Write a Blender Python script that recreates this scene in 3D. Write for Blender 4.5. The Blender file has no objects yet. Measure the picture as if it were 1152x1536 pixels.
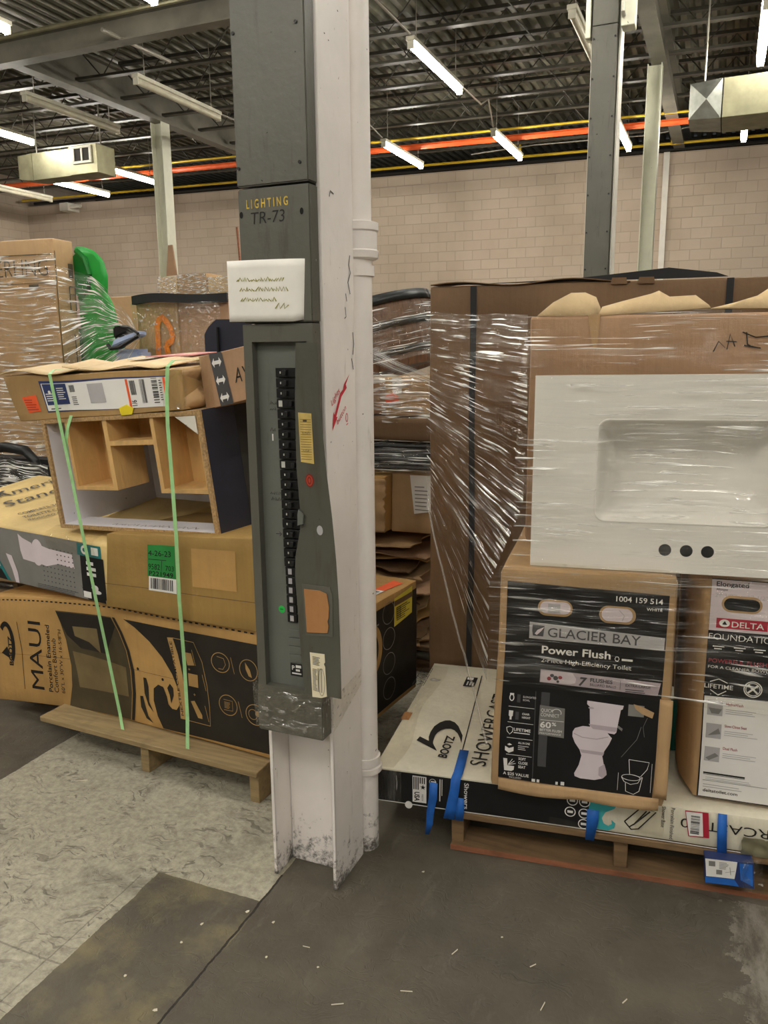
import bpy, bmesh, math, random
from math import sin, cos, pi, radians
from mathutils import Vector, Matrix, noise

random.seed(7)
SC = bpy.context.scene
COL = SC.collection

# ------------------------------------------------------------------ camera
cam_d = bpy.data.cameras.new('camera')
cam_d.sensor_fit = 'VERTICAL'
cam_d.sensor_height = 36.0
cam_d.lens = 36.0 * 1200.0 / 1536.0
cam_d.clip_start = 0.05
cam_d.clip_end = 200
cam = bpy.data.objects.new('camera', cam_d)
COL.objects.link(cam)
R = ((0.922097, 0.067081, -0.381101), (0.386820, -0.186236, 0.903153), (-0.010390, -0.980212, -0.197676))
rt = Vector([r[0] for r in R]).normalized()
fw = Vector([r[2] for r in R]); fw = (fw - rt * fw.dot(rt)).normalized()
up = rt.cross(fw)
m = Matrix((rt, up, -fw)).transposed().to_4x4()
m.translation = (0, 0, 1.55)
cam.matrix_world = m
SC.camera = cam

# ------------------------------------------------------------------ world + exposure
w = bpy.data.worlds.new('hall_air'); SC.world = w
w.use_nodes = True
w.node_tree.nodes['Background'].inputs[0].default_value = (0.9, 0.92, 1.0, 1)
w.node_tree.nodes['Background'].inputs[1].default_value = 0.12
SC.view_settings.view_transform = 'Standard'
SC.view_settings.look = 'None'
SC.view_settings.gamma = 1.0
SC.view_settings.exposure = 1.4
SC.view_settings.use_curve_mapping = False
TUBE_STRENGTH = 30.0

# ------------------------------------------------------------------ materials
def srgb(r, g, b):
    return tuple((c / 255 / 12.92 if c / 255 <= 0.04045 else ((c / 255 + 0.055) / 1.055) ** 2.4) for c in (r, g, b)) + (1,)

class N:
    """tiny node helper"""
    def __init__(s, name):
        s.m = bpy.data.materials.new(name); s.m.use_nodes = True
        s.t = s.m.node_tree; s.b = s.t.nodes['Principled BSDF']; s.out = s.t.nodes['Material Output']
        s.tc = s.new('ShaderNodeTexCoord')
    def new(s, t, **k):
        n = s.t.nodes.new(t)
        for a, v in k.items(): setattr(n, a, v)
        return n
    def l(s, a, b): s.t.links.new(a, b)
    def mapping(s, scale=(1, 1, 1), src='Object', loc=(0, 0, 0), rot=(0, 0, 0)):
        n = s.new('ShaderNodeMapping'); n.inputs['Scale'].default_value = scale
        n.inputs['Location'].default_value = loc; n.inputs['Rotation'].default_value = rot
        s.l(s.tc.outputs[src], n.inputs['Vector']); return n.outputs[0]
    def noise(s, vec, scale, detail=4, rough=0.55):
        n = s.new('ShaderNodeTexNoise'); n.inputs['Scale'].default_value = scale
        n.inputs['Detail'].default_value = detail; n.inputs['Roughness'].default_value = rough
        s.l(vec, n.inputs['Vector']); return n.outputs['Fac']
    def ramp(s, fac, stops):
        n = s.new('ShaderNodeValToRGB'); e = n.color_ramp.elements
        while len(e) < len(stops): e.new(0.5)
        for el, (p, c) in zip(e, stops):
            el.position = p; el.color = c if len(c) == 4 else tuple(c) + (1,)
        s.l(fac, n.inputs[0]); return n.outputs[0]
    def mix(s, fac, a, b, blend='MIX'):
        n = s.new('ShaderNodeMix'); n.data_type = 'RGBA'; n.blend_type = blend
        for sock, v in ((n.inputs['Factor'], fac), (n.inputs['A'], a), (n.inputs['B'], b)): pass
        fs, aa, bb = n.inputs[0], n.inputs[6], n.inputs[7]
        for sock, v in ((fs, fac), (aa, a), (bb, b)):
            if hasattr(v, 'links'): s.l(v, sock)
            else: sock.default_value = v
        return n.outputs[2]
    def math(s, op, a, b=0.0):
        n = s.new('ShaderNodeMath', operation=op)
        for sock, v in ((n.inputs[0], a), (n.inputs[1], b)):
            if hasattr(v, 'links'): s.l(v, sock)
            else: sock.default_value = v
        return n.outputs[0]
    def bump(s, h, dist=0.002, strength=1.0):
        n = s.new('ShaderNodeBump'); n.inputs['Distance'].default_value = dist; n.inputs['Strength'].default_value = strength
        s.l(h, n.inputs['Height']); s.l(n.outputs[0], s.b.inputs['Normal']); return n.outputs[0]
    def set(s, **k):
        for a, v in k.items():
            i = s.b.inputs[a.replace('_', ' ')]
            if hasattr(v, 'links'): s.l(v, i)
            else: i.default_value = v
        return s

BW = ((0, 0, 0), (1, 1, 1))
def simple(name, rgb, rough=0.6, metal=0.0, var=0.12, scale=8, bump=0.0, spec=0.4):
    n = N(name); c = srgb(*rgb)
    f = n.noise(n.mapping(), scale)
    dark = tuple(x * (1 - var) for x in c[:3]) + (1,); lite = tuple(min(1, x * (1 + var)) for x in c[:3]) + (1,)
    n.set(Base_Color=n.ramp(f, [(0.3, dark), (0.7, lite)]), Roughness=rough, Metallic=metal)
    n.b.inputs['Specular IOR Level'].default_value = spec
    if bump: n.bump(n.noise(n.mapping(), scale * 6), bump)
    return n.m

def cardboard(name, rgb, rough=0.62):
    n = N(name); c = srgb(*rgb)
    v = n.mapping()
    big = n.noise(v, 3.0, 5); fine = n.noise(n.mapping((60, 60, 3)), 1.0, 3)
    dark = tuple(x * 0.80 for x in c[:3]) + (1,); lite = tuple(min(1, x * 1.12) for x in c[:3]) + (1,)
    base = n.ramp(big, [(0.3, dark), (0.62, lite)])
    base = n.mix(n.ramp(fine, [(0.35, (0, 0, 0)), (0.75, (0.22, 0.22, 0.22))]), base, tuple(x * 0.72 for x in c[:3]) + (1,))
    scuff = n.ramp(n.noise(n.mapping((1.5, 1.5, 1.0)), 9.0, 6, 0.7), [(0.62, (0, 0, 0)), (0.74, (0.35, 0.35, 0.35))])
    base = n.mix(scuff, base, tuple(min(1, x * 1.45 + 0.02) for x in c[:3]) + (1,))
    n.set(Base_Color=base, Roughness=rough)
    n.b.inputs['Specular IOR Level'].default_value = 0.3
    n.bump(n.math('ADD', n.noise(v, 25, 4), n.math('MULTIPLY', fine, 0.6)), 0.0025)
    return n.m

def painted(name, rgb, chip=(70, 60, 50), dirt=(90, 84, 76), rough=0.45, amount=0.66, foot=False, var=0.06):
    """enamel with scratches and dirt; foot adds the scuffed grime splashed up from the floor"""
    n = N(name); c = srgb(*rgb); v = n.mapping()
    f = n.noise(v, 5, 5)
    base = n.ramp(f, [(0.3, tuple(x * (1 - var) for x in c[:3])), (0.7, tuple(min(1, x * (1 + var)) for x in c[:3]))])
    st = n.ramp(n.noise(n.mapping((14, 14, 2.0)), 2.2, 6, 0.65), [(amount - 0.08, (0, 0, 0)), (amount + 0.06, (0.55, 0.55, 0.55))])
    base = n.mix(st, base, srgb(*dirt))
    sp = n.ramp(n.noise(v, 55, 2, 0.5), [(0.745, (0, 0, 0)), (0.77, (1, 1, 1))])
    base = n.mix(sp, base, srgb(*chip))
    if foot:
        sep = n.new('ShaderNodeSeparateXYZ'); n.l(n.tc.outputs['Object'], sep.inputs[0])
        g = n.math('SUBTRACT', n.noise(v, 26, 6, 0.75), n.math('MULTIPLY', sep.outputs['Z'], 1.15))
        base = n.mix(n.ramp(g, [(0.42, (0, 0, 0)), (0.56, (0.9, 0.9, 0.9))]), base, srgb(62, 57, 50))
    n.set(Base_Color=base, Roughness=rough)
    n.bump(n.noise(v, 40, 4), 0.0012)
    return n.m

def wood(name, rgb, along=(3, 30, 30), rough=0.75, var=0.35):
    n = N(name); c = srgb(*rgb)
    f = n.noise(n.mapping(along), 1.6, 6, 0.6)
    b = n.ramp(f, [(0.28, tuple(x * (1 - var) for x in c[:3])), (0.55, c), (0.8, tuple(min(1, x * 1.25) for x in c[:3]))])
    k = n.ramp(n.noise(n.mapping((4, 4, 4)), 3, 4), [(0.55, (0, 0, 0)), (0.75, (0.5, 0.5, 0.5))])
    n.set(Base_Color=n.mix(k, b, tuple(x * 0.45 for x in c[:3]) + (1,)), Roughness=rough)
    n.bump(f, 0.002)
    return n.m

def emit(name, rgb, st):
    n = N(name)
    n.set(Base_Color=(0.9, 0.9, 0.9, 1), Emission_Color=rgb, Emission_Strength=st)
    return n.m

def film(name, sx, sy, lo=0.56, hi=0.66, strong=0.9, base=0.10, patch=(0.40, 0.58), tint=(0.97, 0.96, 0.93, 1), bump=0.02, wv=0.03):
    """stretch wrap: clear sheet with gathered strands, their highlights painted as whitish streaks along u, and a wrinkled gloss"""
    n = N(name)
    warp = n.new('ShaderNodeVectorMath', operation='MULTIPLY_ADD')
    wn = n.new('ShaderNodeTexNoise'); wn.inputs['Scale'].default_value = 3.0; n.l(n.tc.outputs['UV'], wn.inputs['Vector'])
    n.l(wn.outputs['Color'], warp.inputs[0]); warp.inputs[1].default_value = (0.0, wv, 0.0); n.l(n.tc.outputs['UV'], warp.inputs[2])
    def mp(a, b, loc=(0, 0, 0)):
        m = n.new('ShaderNodeMapping'); m.inputs['Scale'].default_value = (a, b, 1); m.inputs['Location'].default_value = loc
        n.l(warp.outputs[0], m.inputs['Vector']); return m.outputs[0]
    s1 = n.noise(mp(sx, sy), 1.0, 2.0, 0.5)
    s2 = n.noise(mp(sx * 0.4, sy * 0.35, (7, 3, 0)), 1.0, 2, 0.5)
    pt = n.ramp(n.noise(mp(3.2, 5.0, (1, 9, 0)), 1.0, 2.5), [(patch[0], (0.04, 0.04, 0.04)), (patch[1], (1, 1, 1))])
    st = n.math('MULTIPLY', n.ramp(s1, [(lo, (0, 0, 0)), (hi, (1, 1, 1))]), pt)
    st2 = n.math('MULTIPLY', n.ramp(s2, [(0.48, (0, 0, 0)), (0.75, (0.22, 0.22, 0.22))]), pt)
    fac = n.math('MINIMUM', n.math('MULTIPLY', n.math('MAXIMUM', st, st2), strong), 0.97)  # white streaks painted in for the highlights on the folds
    tr = n.new('ShaderNodeBsdfTransparent'); tr.inputs[0].default_value = tint
    gl = n.new('ShaderNodeBsdfGlossy'); gl.inputs['Roughness'].default_value = 0.14
    bp = n.new('ShaderNodeBump'); bp.inputs['Distance'].default_value = bump; bp.inputs['Strength'].default_value = 1
    n.l(n.math('ADD', s1, n.math('MULTIPLY', s2, 1.5)), bp.inputs['Height']); n.l(bp.outputs[0], gl.inputs['Normal'])
    m1 = n.new('ShaderNodeMixShader'); m1.inputs[0].default_value = base
    n.l(tr.outputs[0], m1.inputs[1]); n.l(gl.outputs[0], m1.inputs[2])
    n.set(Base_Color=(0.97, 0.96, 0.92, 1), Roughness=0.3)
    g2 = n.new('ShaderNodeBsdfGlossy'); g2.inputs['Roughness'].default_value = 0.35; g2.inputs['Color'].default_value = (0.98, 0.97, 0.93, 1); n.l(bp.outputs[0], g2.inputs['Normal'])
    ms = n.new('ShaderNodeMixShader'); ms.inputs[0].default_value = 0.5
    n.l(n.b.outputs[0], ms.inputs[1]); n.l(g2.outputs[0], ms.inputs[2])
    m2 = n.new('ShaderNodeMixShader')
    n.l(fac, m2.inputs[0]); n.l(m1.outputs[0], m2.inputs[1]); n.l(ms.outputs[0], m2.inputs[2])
    n.l(m2.outputs[0], n.out.inputs['Surface'])
    return n.m

def floor_material():
    n = N('worn_concrete_floor')
    sep = n.new('ShaderNodeSeparateXYZ'); n.l(n.tc.outputs['Object'], sep.inputs[0])
    X, Y = sep.outputs['X'], sep.outputs['Y']
    v = n.mapping()
    wig = n.math('MULTIPLY', n.math('SUBTRACT', n.noise(v, 6, 5, 0.65), 0.5), 0.035)
    Xw = n.math('ADD', X, wig); Yw = n.math('ADD', Y, wig)
    # lighter bare strip between the coated lanes, with the coated patch in front of the column
    inner = n.math('MULTIPLY', n.math('GREATER_THAN', Xw, -2.385), n.math('LESS_THAN', Xw, -1.13))
    patch = n.math('MULTIPLY', n.math('GREATER_THAN', Xw, -1.485), n.math('LESS_THAN', Yw, 1.735))
    lightm = n.math('MULTIPLY', inner, n.math('SUBTRACT', 1.0, patch))
    big = n.noise(v, 2.6, 6, 0.62); mid = n.noise(v, 11, 7, 0.68)
    fin = n.noise(v, 42, 8, 0.75)
    lightc = n.mix(0.5, n.ramp(mid, [(0.28, srgb(126, 122, 106)), (0.45, srgb(160, 155, 138)), (0.7, srgb(182, 177, 160))]), n.ramp(fin, [(0.34, srgb(98, 93, 80)), (0.5, srgb(158, 153, 136)), (0.66, srgb(192, 187, 170))]))
    grime = n.ramp(n.noise(n.mapping((1, 1.4, 1), rot=(0, 0, 0.5)), 3.4, 6, 0.7), [(0.56, (0, 0, 0)), (0.70, (0.55, 0.55, 0.55))])
    lightc = n.mix(grime, lightc, srgb(92, 88, 78))
    clump = n.ramp(n.noise(v, 4.5, 3), [(0.40, (0.12, 0.12, 0.12)), (0.55, (1, 1, 1))])
    dist = n.new('ShaderNodeVectorMath', operation='MULTIPLY_ADD')
    dn = n.new('ShaderNodeTexNoise'); dn.inputs['Scale'].default_value = 5.0; dn.inputs['Detail'].default_value = 3; n.l(v, dn.inputs['Vector'])
    n.l(dn.outputs['Color'], dist.inputs[0]); dist.inputs[1].default_value = (0.35, 0.35, 0); n.l(v, dist.inputs[2])
    def strokes(ax, ay, rot, lo):
        mpn = n.new('ShaderNodeMapping'); mpn.inputs['Scale'].default_value = (ax, ay, 1); mpn.inputs['Rotation'].default_value = (0, 0, rot); n.l(dist.outputs[0], mpn.inputs['Vector'])
        return n.ramp(n.noise(mpn.outputs[0], 1.0, 3, 0.6), [(lo, (0, 0, 0)), (lo + 0.06, (0.62, 0.62, 0.62))])
    scr = n.math('MULTIPLY', n.math('MAXIMUM', strokes(9, 46, 0.4, 0.585), n.math('MAXIMUM', strokes(14, 50, -0.7, 0.60), strokes(26, 44, 1.2, 0.60))), clump)
    lightc = n.mix(scr, lightc, srgb(70, 66, 58))
    darkc = n.ramp(big, [(0.25, srgb(70, 65, 57)), (0.5, srgb(92, 86, 75)), (0.75, srgb(110, 103, 90))])
    rub = n.ramp(n.noise(n.mapping((6, 2.2, 1), rot=(0, 0, -0.5)), 2.3, 7, 0.7), [(0.57, (0, 0, 0)), (0.78, (0.6, 0.6, 0.6))])
    darkc = n.mix(rub, darkc, srgb(128, 122, 110))
    # pale bare rubbed streaks in the coated patch
    tan = n.math('MULTIPLY', n.ramp(n.noise(n.mapping((1, 1, 1), loc=(3, 1, 0)), 3.2, 6, 0.65), [(0.48, (0, 0, 0)), (0.64, (0.75, 0.75, 0.75))]),
                 n.math('MULTIPLY', patch, n.math('LESS_THAN', Xw, -1.12)))
    darkc = n.mix(tan, darkc, srgb(132, 122, 92))
    worn = n.math('MULTIPLY', n.math('GREATER_THAN', n.math('ADD', X, n.math('MULTIPLY', n.math('SUBTRACT', n.noise(v, 9, 6, 0.75), 0.5), 0.35)), 0.13), n.ramp(n.noise(n.mapping((8, 3, 1), rot=(0, 0, 0.5)), 3.0, 6, 0.7), [(0.40, (0, 0, 0)), (0.6, (0.65, 0.65, 0.65))]))
    worn = n.math('MULTIPLY', worn, n.math('MULTIPLY', n.math('LESS_THAN', Xw, 0.95), n.math('LESS_THAN', Yw, 2.25)))
    darkc = n.mix(worn, darkc, srgb(150, 145, 134))
    base = n.mix(lightm, darkc, lightc)
    crack = n.math('MULTIPLY', n.math('LESS_THAN', n.math('ABSOLUTE', n.math('ADD', n.math('ADD', X, 1.128), n.math('MULTIPLY', wig, 0.8))), 0.0035), n.math('LESS_THAN', Y, 1.86))
    j2 = n.math('MULTIPLY', n.math('LESS_THAN', n.math('ABSOLUTE', n.math('ADD', n.math('ADD', Y, -1.33), n.math('MULTIPLY', wig, 0.5))), 0.0028), lightm)
    j3 = n.math('MULTIPLY', n.math('LESS_THAN', n.math('ABSOLUTE', n.math('ADD', n.math('ADD', X, 1.53), n.math('MULTIPLY', wig, 0.5))), 0.0022), n.math('LESS_THAN', Y, 1.7))
    base = n.mix(n.math('MAXIMUM', crack, n.math('MULTIPLY', n.math('MAXIMUM', j2, j3), 0.4)), base, srgb(38, 35, 31))
    n.set(Base_Color=base, Roughness=n.ramp(mid, [(0.3, (0.42, 0.42, 0.42)), (0.7, (0.68, 0.68, 0.68))]))
    n.b.inputs['Specular IOR Level'].default_value = 0.35
    n.bump(n.math('ADD', mid, n.math('MULTIPLY', scr, -0.5)), 0.004)
    return n.m

def block_material(name, tint=1.0):
    n = N(name)
    sep = n.new('ShaderNodeSeparateXYZ'); n.l(n.tc.outputs['Object'], sep.inputs[0])
    cb = n.new('ShaderNodeCombineXYZ'); n.l(n.math('ADD', sep.outputs['X'], sep.outputs['Y']), cb.inputs[0]); n.l(sep.outputs['Z'], cb.inputs[1])
    br = n.new('ShaderNodeTexBrick')
    br.inputs['Scale'].default_value = 1.0; br.inputs['Brick Width'].default_value = 0.4064; br.inputs['Row Height'].default_value = 0.2032
    br.inputs['Mortar Size'].default_value = 0.007; br.inputs['Mortar Smooth'].default_value = 0.3; br.inputs['Bias'].default_value = 0.0
    a = srgb(198, 182, 163); b = srgb(190, 173, 154)
    br.inputs['Color1'].default_value = a; br.inputs['Color2'].default_value = b
    br.inputs['Mortar'].default_value = srgb(178, 162, 144)
    n.l(cb.outputs[0], br.inputs['Vector'])
    d = n.ramp(n.noise(n.mapping((0.5, 0.5, 0.35)), 1.2, 5), [(0.4, (0, 0, 0)), (0.75, (0.5, 0.5, 0.5))])
    base = n.mix(d, br.outputs['Color'], srgb(146, 130, 108))
    n.set(Base_Color=base, Roughness=0.85)
    n.bump(n.math('ADD', n.math('MULTIPLY', br.outputs['Fac'], -1.0), n.math('MULTIPLY', n.noise(n.mapping(), 60, 3), 0.25)), 0.003)
    return n.m

MT = dict(
    floor=floor_material(), block=block_material('painted_block'), 
    deck=simple('dark_roof_deck', (112, 110, 94), 0.5, 0.3, 0.3, 3),
    joist=simple('grey_joist_steel', (66, 64, 56), 0.42, 0.3, 0.3, 6),
    girder=simple('grey_girder_paint', (110, 106, 94), 0.5, 0.1, 0.25, 2.5),
    plain_wall=simple('plain_grey_wall', (120, 116, 106), 0.8),
    dark_void=simple('dark_shade_paint', (52, 49, 44), 0.9),
    white_col=painted('white_column_paint', (240, 234, 229), dirt=(168, 160, 150), rough=0.42, amount=0.70, foot=True),
    far_col=painted('pale_column_paint', (212, 212, 192), rough=0.45, amount=0.72),
    far_face=painted('pale_column_face', (222, 218, 206), rough=0.45, amount=0.72),
    gray=painted('panel_grey_enamel', (92, 91, 82), chip=(40, 38, 34), dirt=(66, 62, 54), rough=0.38, amount=0.64, var=0.1),
    gray_in=painted('dead_front_enamel', (104, 107, 100), chip=(50, 48, 44), dirt=(74, 72, 66), rough=0.4, amount=0.66),
    door=painted('door_enamel', (82, 82, 73), chip=(48, 44, 38), dirt=(70, 62, 50), rough=0.36, amount=0.6, var=0.12),
    blackp=simple('black_plastic', (22, 22, 23), 0.4, 0, 0.2, 20),
    toggle=simple('toggle_plastic', (34, 34, 35), 0.35),
    mark=simple('breaker_mark', (190, 190, 182), 0.6),
    paper=simple('old_paper', (238, 235, 228), 0.8, 0, 0.06, 10),
    white=simple('white_print', (232, 230, 226), 0.6, 0, 0.04),
    yellow_ink=simple('yellow_stencil', (206, 176, 70), 0.7, 0, 0.3, 60),
    black_ink=simple('black_marker', (26, 24, 22), 0.6),
    olive_ink=simple('olive_marker', (150, 146, 70), 0.8, 0, 0.2, 60),
    red_ink=simple('red_marker', (196, 42, 58), 0.6),
    green_dot=simple('green_dot_paper', (40, 190, 78), 0.6),
    red_st=simple('red_sticker', (178, 62, 40), 0.6),
    red_st2=simple('dark_red_sticker', (120, 40, 28), 0.6),
    card=simple('aged_index_card', (204, 178, 104), 0.75, 0, 0.2, 30),
    cardline=simple('card_ruling', (150, 124, 66), 0.8),
    hardboard=cardboard('brown_hardboard', (170, 122, 76)),
    cream=simple('cream_label', (226, 216, 186), 0.7, 0, 0.05),
    cb=cardboard('brown_cardboard', (182, 150, 110)),
    cbo=cardboard('olive_brown_cardboard', (156, 126, 72)),
    cbm=cardboard('mid_brown_cardboard', (168, 136, 90)),
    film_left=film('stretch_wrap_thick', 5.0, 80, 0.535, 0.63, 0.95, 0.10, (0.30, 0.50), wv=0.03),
    cb2=cardboard('golden_cardboard', (182, 144, 88)),
    cb3=cardboard('pinkish_cardboard', (172, 138, 108)),
    cbd=cardboard('dark_brown_cardboard', (112, 87, 62)),
    cbl=cardboard('pale_cardboard', (212, 186, 144)),
    kraft=cardboard('pale_printed_kraft', (214, 188, 130)),
    black=simple('black_print', (26, 26, 27), 0.42, 0, 0.25, 12),
    black_tub=simple('black_kraft_print', (36, 32, 26), 0.55, 0, 0.3, 10),
    olive=simple('grey_brown_print', (76, 66, 46), 0.6, 0, 0.25, 9),
    olive2=simple('pale_grey_brown_print', (116, 100, 68), 0.6, 0, 0.2, 9),
    kraft_ink=simple('kraft_coloured_print', (178, 142, 88), 0.65, 0, 0.15, 9),
    grey_ink=simple('grey_print', (128, 126, 122), 0.6, 0, 0.1),
    dgrey_ink=simple('dark_grey_print', (74, 74, 76), 0.5, 0, 0.1),
    lgrey_ink=simple('light_grey_print', (176, 174, 176), 0.5, 0, 0.08),
    lav=simple('pale_mauve_print', (216, 204, 210), 0.45, 0, 0.06),
    lav2=simple('mid_mauve_print', (182, 168, 176), 0.45, 0, 0.08),
    teal=simple('teal_print', (62, 168, 172), 0.5, 0, 0.1),
    dteal=simple('dark_teal_print', (34, 120, 122), 0.5, 0, 0.1),
    wbox=cardboard('white_printed_board', (214, 208, 188), 0.5),
    red=simple('crimson_print', (176, 36, 58), 0.5),
    dred=simple('faded_red_print', (150, 60, 70), 0.5),
    green_lab=simple('green_label', (42, 132, 62), 0.6),
    orange=simple('orange_sticker', (238, 96, 48), 0.55),
    orange_spray=simple('orange_spray_paint', (240, 138, 22), 0.6, 0, 0.15, 20),
    navy_ink=simple('navy_print', (44, 58, 104), 0.5),
    yel=simple('yellow_tag', (226, 206, 40), 0.5),
    yel_lab=simple('yellow_label', (224, 206, 76), 0.6),
    strap=simple('green_strap', (158, 206, 146), 0.35, 0, 0.08, 40),
    bluetape=simple('blue_masking_tape', (36, 102, 190), 0.55, 0, 0.12, 30),
    clear_tape=film('clear_packing_tape', 9, 9, 0.60, 0.70, 0.55, 0.10),
    pallet=wood('pallet_wood', (152, 130, 92)),
    pallet2=wood('old_pallet_wood', (126, 100, 70)),
    redwood=wood('reddish_pallet_wood', (150, 96, 68)),
    maple=wood('maple_veneer', (212, 172, 112), (24, 24, 3), 0.5, 0.1),
    mdf=simple('raw_particle_board', (176, 144, 100), 0.9, 0, 0.35, 120, 0.002),
    lilac=painted('pale_melamine', (230, 228, 234), chip=(150, 150, 160), dirt=(170, 168, 176), rough=0.4, amount=0.74),
    navy=simple('navy_cabinet_paint', (44, 46, 58), 0.35, 0, 0.12, 6),
    sink=simple('white_cultured_marble', (236, 234, 230), 0.12, 0, 0.01, 3, 0, 0.6),
    hole=simple('dark_hole', (14, 14, 14), 0.8),
    galv=simple('galvanised_sheet', (154, 150, 122), 0.5, 0.7, 0.2, 5),
    galv_d=simple('dull_galvanised_sheet', (138, 140, 132), 0.42, 0.75, 0.35, 5),
    pipe_y=simple('yellow_pipe', (204, 172, 44), 0.45),
    pipe_o=simple('orange_red_pipe', (214, 92, 44), 0.4),
    conduit=simple('grey_conduit', (160, 156, 144), 0.35, 0.5),
    lamp_body=simple('white_lamp_body', (206, 202, 184), 0.4),
    tube_on=emit('lit_tube', (1.0, 0.955, 0.87, 1), TUBE_STRENGTH),
    tube_off=simple('unlit_tube', (196, 190, 168), 0.3),
    greenp=simple('green_plastic', (38, 158, 62), 0.35, 0, 0.1, 14, 0.0008),
    dgreenp=simple('dark_green_plastic', (24, 118, 44), 0.4),
    bluegrey=simple('pale_blue_plastic', (168, 184, 216), 0.4),
    pinkp=simple('pink_sheet', (204, 142, 140), 0.7),
    foam=simple('black_foam', (34, 34, 36), 0.7),
    barrel=wood('barrel_stave_wood', (104, 74, 50), (60, 60, 4), 0.6, 0.45),
    hoop=simple('dark_hoop_steel', (58, 60, 60), 0.35, 0.6, 0.3, 20),
    wire=simple('black_wire', (24, 24, 24), 0.4),
    teal_deep=simple('deep_green_board', (20, 92, 78), 0.6),
    debris=simple('pale_debris', (214, 208, 190), 0.8),
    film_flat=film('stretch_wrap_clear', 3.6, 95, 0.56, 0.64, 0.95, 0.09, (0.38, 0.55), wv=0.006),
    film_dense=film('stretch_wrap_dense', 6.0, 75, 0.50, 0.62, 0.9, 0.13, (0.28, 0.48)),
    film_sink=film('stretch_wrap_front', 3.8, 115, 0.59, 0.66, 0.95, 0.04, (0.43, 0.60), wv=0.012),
    film_patch=film('stretch_wrap_crumpled', 30, 42, 0.60, 0.67, 0.6, 0.13, (0.35, 0.6)),
)

# ------------------------------------------------------------------ mesh helpers
def props(o, label=None, cat=None, group=None, kind=None):
    if label: o['label'] = label
    if cat: o['category'] = cat
    if group: o['group'] = group
    if kind: o['kind'] = kind
    return o

def thing(name, label, cat, loc, group=None, kind=None):
    o = bpy.data.objects.new(name, None); o.empty_display_size = 0.1
    COL.objects.link(o); o.location = loc
    return props(o, label, cat, group, kind)

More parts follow.
